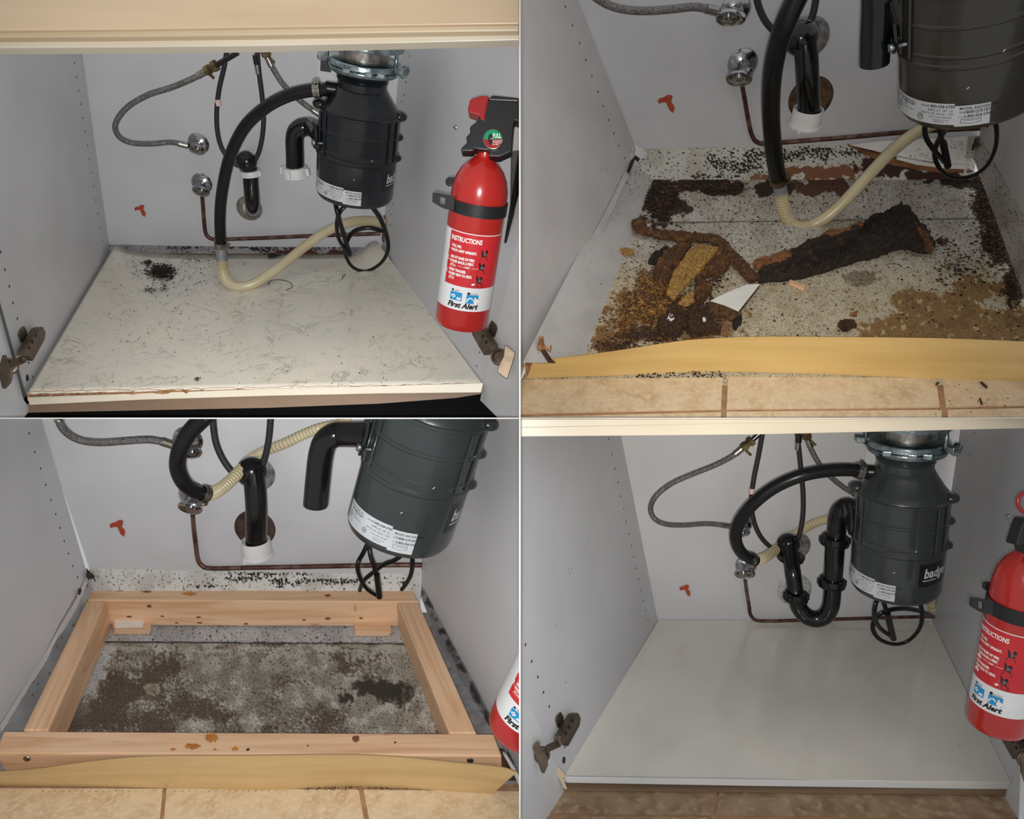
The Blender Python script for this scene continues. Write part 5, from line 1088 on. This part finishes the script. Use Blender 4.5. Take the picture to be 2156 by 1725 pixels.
tag(MB().lathe([(.009, 0), (.009, .002)], B.rw(884, 1196), B.RN, 16).build('wall_grommet', M['copper_tape']), 'brown patch where the copper pipe meets the wall above the pine frame', 'grommet')
sprayer('black sprayer hose dipping in a U above the curled hose and pine frame', [(447, 858), (450, 905), (457, 940), (474, 975), (496, 999), (525, 1007), (548, 990), (560, 955), (567, 915), (571, 860)], None, None, 7)
wallplate('blotched grey escutcheon behind the black hub above the pine frame', 541, 996, 42, 'dull')
wallplate('dark rusty escutcheon behind the white cup above the pine frame', 538, 1111, 45, 'darkcup')
T = thing('drain_bend', 'black drain pipe ending in a white cup nut above the pine frame', 'drain pipe', B.bk(538, 1176, .1), 'black drain bends')
P = B.bk(534, 988, .0); q = B.bk(530, 994, .09)
mb = MB().cyl(P, q, dia(35, q), 28, 0, dia(33, q)); mb.ball(q, dia(33, q), 0, 3); mb.build('hub_fitting', M['black'], T)
pp = [B.bk(*k) for k in sp2([(534, 996, .10), (538, 1035, .11), (540, 1075, .115), (540, 1110, .11), (539, 1142, .1)], 7)]
MB().tube(pp, dia(22.5, pp[10]), 24).build('bent_pipe', M['black'], T)
cup(T, B.bk(538, 1138, .1), 30, 34)
smear('rust red forked smear on the back wall above the pine frame', 246, 1111, 1.38)
# corner of the extinguisher
T, S, R, L, A, X, Cc, P0, P1 = extinguisher('slanted base of a red fire extinguisher cut off beside the pine frame', (1250, 1225), (1092, 1536), 74, 1.10, 1.22, 18)
# ================================================================== LOWER RIGHT: finished cabinet with the clean white shelf
B = Bay(1, -1, 1641, 1305, 1.36, (1385, 1305), (1962, 1305), (1308, 918), (2012, 908), (1188, 1636), (2130, 1650))
struct(MB().prism([B.bk(*p) for p in ((1290, 850), (2030, 850), (1960, 1312), (1386, 1312))], -B.N*.006).build('wall_back', M['wall']))
mb = MB().prism([B.lw(*p) for p in ((1294, 850), (1385, 1307), (1186, 1640), (1193, 1662), (1040, 1310), (900, 850))], -B.LN*.01)
holes(mb, B.lw, B.LN, [(1281, 925), (1288, 957), (1295, 987), (1301, 1016), (1307, 1045), (1313, 1072), (1318, 1098), (1324, 1124), (1329, 1149), (1334, 1173), (1339, 1197), (1344, 1220), (1349, 1243), (1354, 1265), (1359, 1286), (1364, 1307)], .0022)
holes(mb, B.lw, B.LN, [(1106, 1358), (1119, 1393), (1132, 1426), (1144, 1458), (1156, 1488), (1189, 1573)], .0026)
holes(mb, B.lw, B.LN, [(1236, 1130), (1202, 1197), (1196, 1200), (1199, 1208), (1191, 1437), (1171, 1318)], .0013)
mb.lathe([(.006, 0), (.0055, .001), (.001, .001)], B.lw(1187, 1601), B.LN, 16, m=1)
struct(mb.build('wall_left', [M['wall'], M['hole']]))
mb = MB().prism([B.rw(*p) for p in ((2030, 850), (1962, 1307), (2128, 1652), (2122, 1668), (2300, 1200), (2300, 850))], -B.RN*.01)
holes(mb, B.rw, B.RN, [(2051, 912), (2041, 960), (2019, 1004), (2014, 1028), (2010, 1060), (2006, 1090), (1997, 1145), (1993, 1170), (1989, 1192), (1982, 1232), (2102, 1465)], .002)
struct(mb.build('wall_right', [M['wall'], M['hole']]))
struct(MB().prism([B.fl(*p, -.014) for p in ((1100, 1660), (2250, 1672), (1962, 1300), (1385, 1300))], -B.U*.004).build('floor', M['taupe']))
M['shelf'] = mat('glossy_white_shelf', (224, 220, 210), .16, col2=(208, 206, 199), ns=(4, 4, 4), coat=.4)
M['shelf_e'] = mat('white_shelf_edge', (196, 198, 198), .3)
T = thing('white_shelf', 'clean glossy white bottom shelf, empty apart from a few tiny specks', 'shelf', B.fl(1650, 1640))
MB().prism([B.fl(*p) for p in ((1187, 1635), (1300, 1636), (1600, 1641), (1900, 1645), (2129, 1648), (1961, 1306), (1386, 1306))], -B.U*.012).build('shelf_panel', M['shelf'], T, bevel=.0008)
d1 = (B.fl(1650, 1643)-CAM).y-.001
MB().prism([at(x, y, d1) for x, y in ((1188, 1636), (1600, 1642), (2129, 1649), (2127, 1663), (1600, 1656), (1193, 1649))], (0, .006, 0)).build('edge_banding', M['shelf_e'], T, bevel=.0008)
crumbs('fine_specks', 'handful of tiny dark specks on the front middle of the white shelf', 'specks', [(B.fl(x, y, .0012), s) for x, y, s in ((1582, 1516, .001), (1599, 1533, .0013), (1597, 1537, .001), (1596, 1541, .001), (2020, 1571, .0012), (2024, 1573, .001), (1350, 1474, .001), (1384, 1580, .0008))], M['dirt'])
# cabinet front
T = thing('sink_cabinet', 'cream railed sink cabinet holding the clean white shelf', 'cabinet', at(1650, 1660, 1.4), 'sink cabinets')
MB().prism([at(x, y, 1.215) for x, y in ((1094, 870), (2200, 870), (2200, 881), (2156, 882), (1600, 891), (1094, 901))], (0, .012, 0)).build('rail_lip', M['cream'], T, bevel=.001)
MB().prism([at(x, y, 1.222) for x, y in ((1094, 897), (1600, 887), (2156, 877), (2230, 876), (2230, 900), (2156, 902), (1900, 908), (1600, 915), (1300, 918), (1094, 920))], (0, .018, 0)).build('cabinet_rail', M['cream'], T, bevel=.001)
MB().prism([at(x, y, 1.425) for x, y in ((1180, 1640), (2100, 1655), (2096, 1676), (1900, 1672), (1720, 1667), (1500, 1664), (1190, 1662))], (0, .01, 0)).build('kickboard', M['kick'], T)
MB().prism([at(x, y, 1.46) for x, y in ((1100, 1640), (2200, 1645), (2200, 1700), (1100, 1700))], (0, .008, 0)).build('shaded_toe_kick', M['void'], T)  # darkness under the white shelf put into this board's colour
door(T, B.lw, ((1040, 1310), (1193, 1664)), [(1164, 1730), (1090, 1760), at(1090, 1760, 1.26), (900, 1500), (900, 1310)], (.0, .012, 0))
MB().prism([at(x, y, 1.385) for x, y in ((1157, 1590), (1163, 1602), (1192, 1634), (1186, 1638), (1194, 1662), (1188, 1662), (1176, 1636))], (0, .004, 0)).build('bare_door_edge', M['maple_end'], T)
a = B.rw(2128, 1658)
MB().prism([at(x, y, d) for x, y, d in ((2129, 1654, 1.385), (2150, 1592, 1.36), (2260, 1300, 1.3), (2260, 1740, 1.28), (2160, 1740, 1.30), (2145, 1725, 1.31), (2117, 1682, 1.375))], (.006, .012, 0)).build('door', M['door'], T)
h1 = hinge(T, lambda x, y: (1132+(x-0)*.97, 1503+(y-691)*.98), B.lw)
doorplate(h1, ((1121, 1574), (1130, 1560), (1136, 1560), (1138, 1578), (1152, 1592), (1154, 1612), (1146, 1630), (1140, 1628)), 1.31, (1141, 1590), 1.322)
h2 = hinge(T, lambda x, y: (2187-(x-14), 1533+(y-691)*.98), B.rw, -1)
doorplate(h2, ((2150, 1592), (2162, 1580), (2185, 1600), (2172, 1650), (2158, 1650), (2150, 1625)), 1.29, (2160, 1600), 1.30, -1)
# tiles
mb = MB().prism([B.fl(*p, -.024) for p in ((1080, 1640), (2250, 1650), (2250, 1800), (1080, 1800))], -B.U*.006, 1)
def tl(*r): return [B.fl(x, y, -.0215) for x, y in r]
for r in (((1080, 1660), (1509, 1662), (1501, 1716), (1080, 1713)), ((1516, 1662), (2240, 1672), (2250, 1724), (1508, 1717)), ((1080, 1719), (1500, 1722), (1492, 1790), (1080, 1790)), ((1507, 1723), (2250, 1731), (2250, 1790), (1500, 1790))):
    mb.prism(tl(*r), -B.U*.004, 0)
struct(mb.build('floor', [M['tile_shaded'], M['grout']]))
# plumbing
T, S, R, L, A, X, Cc, P0, P1 = disposer('dark grey garbage disposer with the full badge and P-trap, above the clean white shelf', (1915, 876), (1884, 1237), .26, 92, 'enamel_g', 1, 34)
cord(T, [[(1858, 1232, .2), (1850, 1255, .21), (1842, 1280, .22), (1843, 1305, .2), (1855, 1325, .18), (1876, 1340, .17)], [(1856, 1232, .2), (1857, 1256, .21), (1866, 1285, .21), (1874, 1315, .19), (1880, 1342, .17)],
         [(1922, 1232, .18), (1930, 1255, .19), (1941, 1285, .18), (1938, 1320, .16), (1915, 1348, .14), (1885, 1357, .14), (1853, 1347, .15), (1838, 1325, .16), (1845, 1300, .17), (1870, 1286, .17), (1905, 1282, .15), (1940, 1288, .1), (1960, 1296, .03)]], 4.8)
MB().cyl(B.bk(1868, 1290, .21), B.bk(1881, 1345, .165), dia(6.5, B.bk(1874, 1310, .2))).build('plug', M['rubber'], T)
MB().cyl(S(-80, .325, .4), S(-84, .325, .8), R*.15, 24).build('dishwasher_inlet', M['rubber'], T)
o, pts = hose('drain_hose', 'black drain hose looping in a wide C above the clean white shelf', 'hose', [(1822, 995, .28), (1790, 990, .28), (1740, 992, .28), (1685, 1003, .28), (1630, 1027, .27), (1585, 1062, .26), (1556, 1100, .24), (1549, 1135, .22), (1562, 1165, .2), (1590, 1181, .18)], 0, (13.5, 12.5), M['rubber'], 'black drain hoses')
clamp('hose_clamp', pts[3], pts[4]-pts[2], dia(15, pts[3]), .012, o, Vector((-.6, -.6, .7)))
clamp('hose_clamp', pts[-3], pts[-1]-pts[-5], dia(13, pts[-1]), .009, o, Vector((0, -.3, -1)))
hose('corrugated_tube', 'yellowed ribbed tube passing behind the black trap above the clean white shelf', 'tube', [(1588, 1181, .18), (1606, 1176, .16), (1630, 1160, .1), (1660, 1135, .04), (1690, 1115, .03), (1720, 1100, .04), (1760, 1090, .05), (1810, 1092, .06), (1880, 1140, .05), (1930, 1200, .03), (1955, 1240, .02), (1964, 1290, .01)], 0, (11, 8.5), M['tubing'], 'translucent tubes', rib=.07, ribn=60)
valve('chrome stop valve half hidden by the C shaped hose, above the clean white shelf', 1561, 1103, 23, 1566, 1124, 12, 7, -.2, side=B.bk(1537, 1108, .05))
valve('chrome stop valve on the copper line above the clean white shelf', 1571, 1189, 23.5, 1566, 1209, 19, 10.5, .12)
braided('looping braided steel hose with brass nut above the clean white shelf', [(1562, 945, .12), (1540, 962, .12), (1505, 980, .12), (1460, 998, .12), (1415, 1018, .12), (1382, 1044, .12), (1370, 1070, .11), (1378, 1092, .11), (1402, 1104, .1), (1440, 1106, .08), (1490, 1103, .06), (1536, 1108, .05)], 0, 5.6, 2, '')
braided('short braided steel hose going behind the disposer above the clean white shelf', [(1701, 925, .1), (1712, 955, .1), (1735, 990, .1), (1770, 1022, .1), (1812, 1048, .1)], 0, 5.6, 1, '')
sprayer('black sprayer hose hanging in a U with a pale tag, above the clean white shelf', [(1607, 905), (1597, 960), (1587, 1010), (1582, 1055), (1588, 1100), (1605, 1135), (1632, 1158), (1660, 1160), (1680, 1135), (1690, 1090), (1691, 1040), (1686, 985), (1678, 905)], (1583, 1034), (1680, 940))
hose('copper_pipe', 'thin copper pipe running along the back wall just above the clean white shelf', 'pipe', [(1569, 1222, .04), (1572, 1245, .025), (1577, 1275, .02), (1580, 1294, .02), (1592, 1306, .02), (1620, 1308, .02), (1700, 1306, .02), (1800, 1303, .02), (1900, 1300, .02), (1966, 1299, .02)], 0, (4.0, 3.6), M['copper'], 'copper pipes')
wallplate('blotched grey escutcheon behind the trap hub, above the clean white shelf', 1674, 1149, 32, 'dull')
wallplate('speckled white escutcheon behind the P-trap above the clean white shelf', 1672, 1241, 36, 'speck')
T = thing('drain_trap', 'complete black P-trap with four slip nuts above the clean white shelf', 'drain trap', B.bk(1730, 1320, .15))
P = B.bk(1664, 1142, .0); q = B.bk(1660, 1146, .09)
mb = MB().cyl(P, q, dia(25, q), 28, 0, dia(24, q)); mb.ball(q, dia(24, q), 0, 3); mb.build('hub_fitting', M['black'], T)
pp = [B.bk(*k) for k in sp2([(1662, 1150, .10), (1666, 1180, .12), (1670, 1210, .14), (1674, 1240, .15), (1677, 1262, .16)], 7)]
MB().tube(pp, dia(16.5, pp[10]), 24).build('tail_pipe', M['black'], T)
pp2 = [B.bk(*k) for k in sp2([(1677, 1255, .16), (1682, 1278, .16), (1696, 1296, .165), (1716, 1304, .17), (1736, 1298, .175), (1748, 1280, .18), (1752, 1255, .18), (1753, 1226, .18)], 8)]
MB().tube(pp2, dia(17.5, pp2[8]), 24).build('u_bend', M['black'], T)
pp3 = [B.bk(*k) for k in sp2([(1753, 1226, .18), (1756, 1190, .18), (1759, 1140, .18)], 8)]
MB().tube(pp3, dia(19.5, pp3[8]), 24).build('standpipe', M['black'], T)
st = S(-78, .60, .95); pp4 = spline([B.bk(1759, 1140, .18), B.bk(1762, 1115, .18), B.bk(1764, 1092, .185), B.bk(1772, 1074, .19), B.bk(1788, 1068, .195), st.lerp(B.bk(1788, 1068, .195), .3), st], 8)
MB().tube(pp4, dia(19.5, pp4[8]), 24).build('elbow_pipe', M['black'], T)
for x, y, h, rp, ln in ((1677, 1247, .16, 24, .017), (1752.5, 1218, .18, 26, .017), (1759, 1129, .18, 28, .017), (1666, 1167, .105, 25, .013)):
    mb = MB(); p = B.bk(x, y, h); nutring(mb, p, -B.U, dia(rp, p), ln, 6, .1); mb.build('slip_nut', M['black'], T)
c = S(-78, .60, 1.0); dd = (c-S(-78, .60, .5)).normalized(); Yd = A.cross(dd); mb = MB()
mb.prism([c+A*L*a_+Yd*R*b_+dd*R*.02 for a_, b_ in ((-.075, -.12), (-.075, .18), (-.02, .36), (.04, .36), (.085, .18), (.085, -.12), (.04, -.3), (-.02, -.3))], dd*R*.05)
mb.build('outlet_flange', M['enamel'], T, bevel=.001)
T = thing('wall_outlet', 'white outlet plate half hidden behind the disposer ring, above the clean white shelf', 'outlet', B.bk(1830, 1010))
MB().prism([B.bk(*p, .001) for p in ((1824, 918), (1866, 918), (1862, 1020), (1818, 1020))], B.N*.004).build('cover_plate', M['outlet'], T, bevel=.001)
MB().prism([B.bk(*p, .005) for p in ((1836, 938), (1856, 938), (1854, 1000), (1833, 1000))], B.N*.002).build('socket_insert', M['outlet'], T, bevel=.0007)
smear('rust red forked smear on the back wall above the clean white shelf', 1441, 1243, .98)
tag(MB().lathe([(.0045, 0), (.004, .002), (.002, .004)], B.rw(2123, 1087), B.RN, 14).build('screw', M['zinc']), 'small screw in the right wall above the extinguisher bracket, over the clean white shelf', 'screw')
tag(MB().lathe([(.009, 0), (.009, .002)], B.rw(1967, 1296), B.RN, 16).build('wall_grommet', M['copper_tape']), 'brown patch where the copper pipe enters the wall above the clean white shelf', 'grommet')
T, S, R, L, A, X, Cc, P0, P1 = extinguisher('upright red fire extinguisher hung over the front of the clean white shelf', (2172, 1158), (2098, 1527), 61, 1.19, 1.27, -14)
hd = MB().prism([at(x, y, 1.15) for x, y in ((2139, 1148), (2141, 1140), (2150, 1110), (2158, 1092), (2230, 1092), (2230, 1160), (2160, 1168), (2156, 1146), (2150, 1150))], (0, .026, 0)).build('valve_head', M['plastic'], T, bevel=.002)
q = [at(2163+math.cos(k*.2618)*20, 1058+math.sin(k*.2618)*22, 1.15) for k in range(25)]
MB().tube(q, .0028, 10, cap=False).build('pull_ring', M['trig'], T)
bracket('black strap bracket buckled round the extinguisher over the clean white shelf', S, R, L, A, X, Cc, 1.18, None, lambda x, y: (x+1134, y+853), t=(.27, .345))
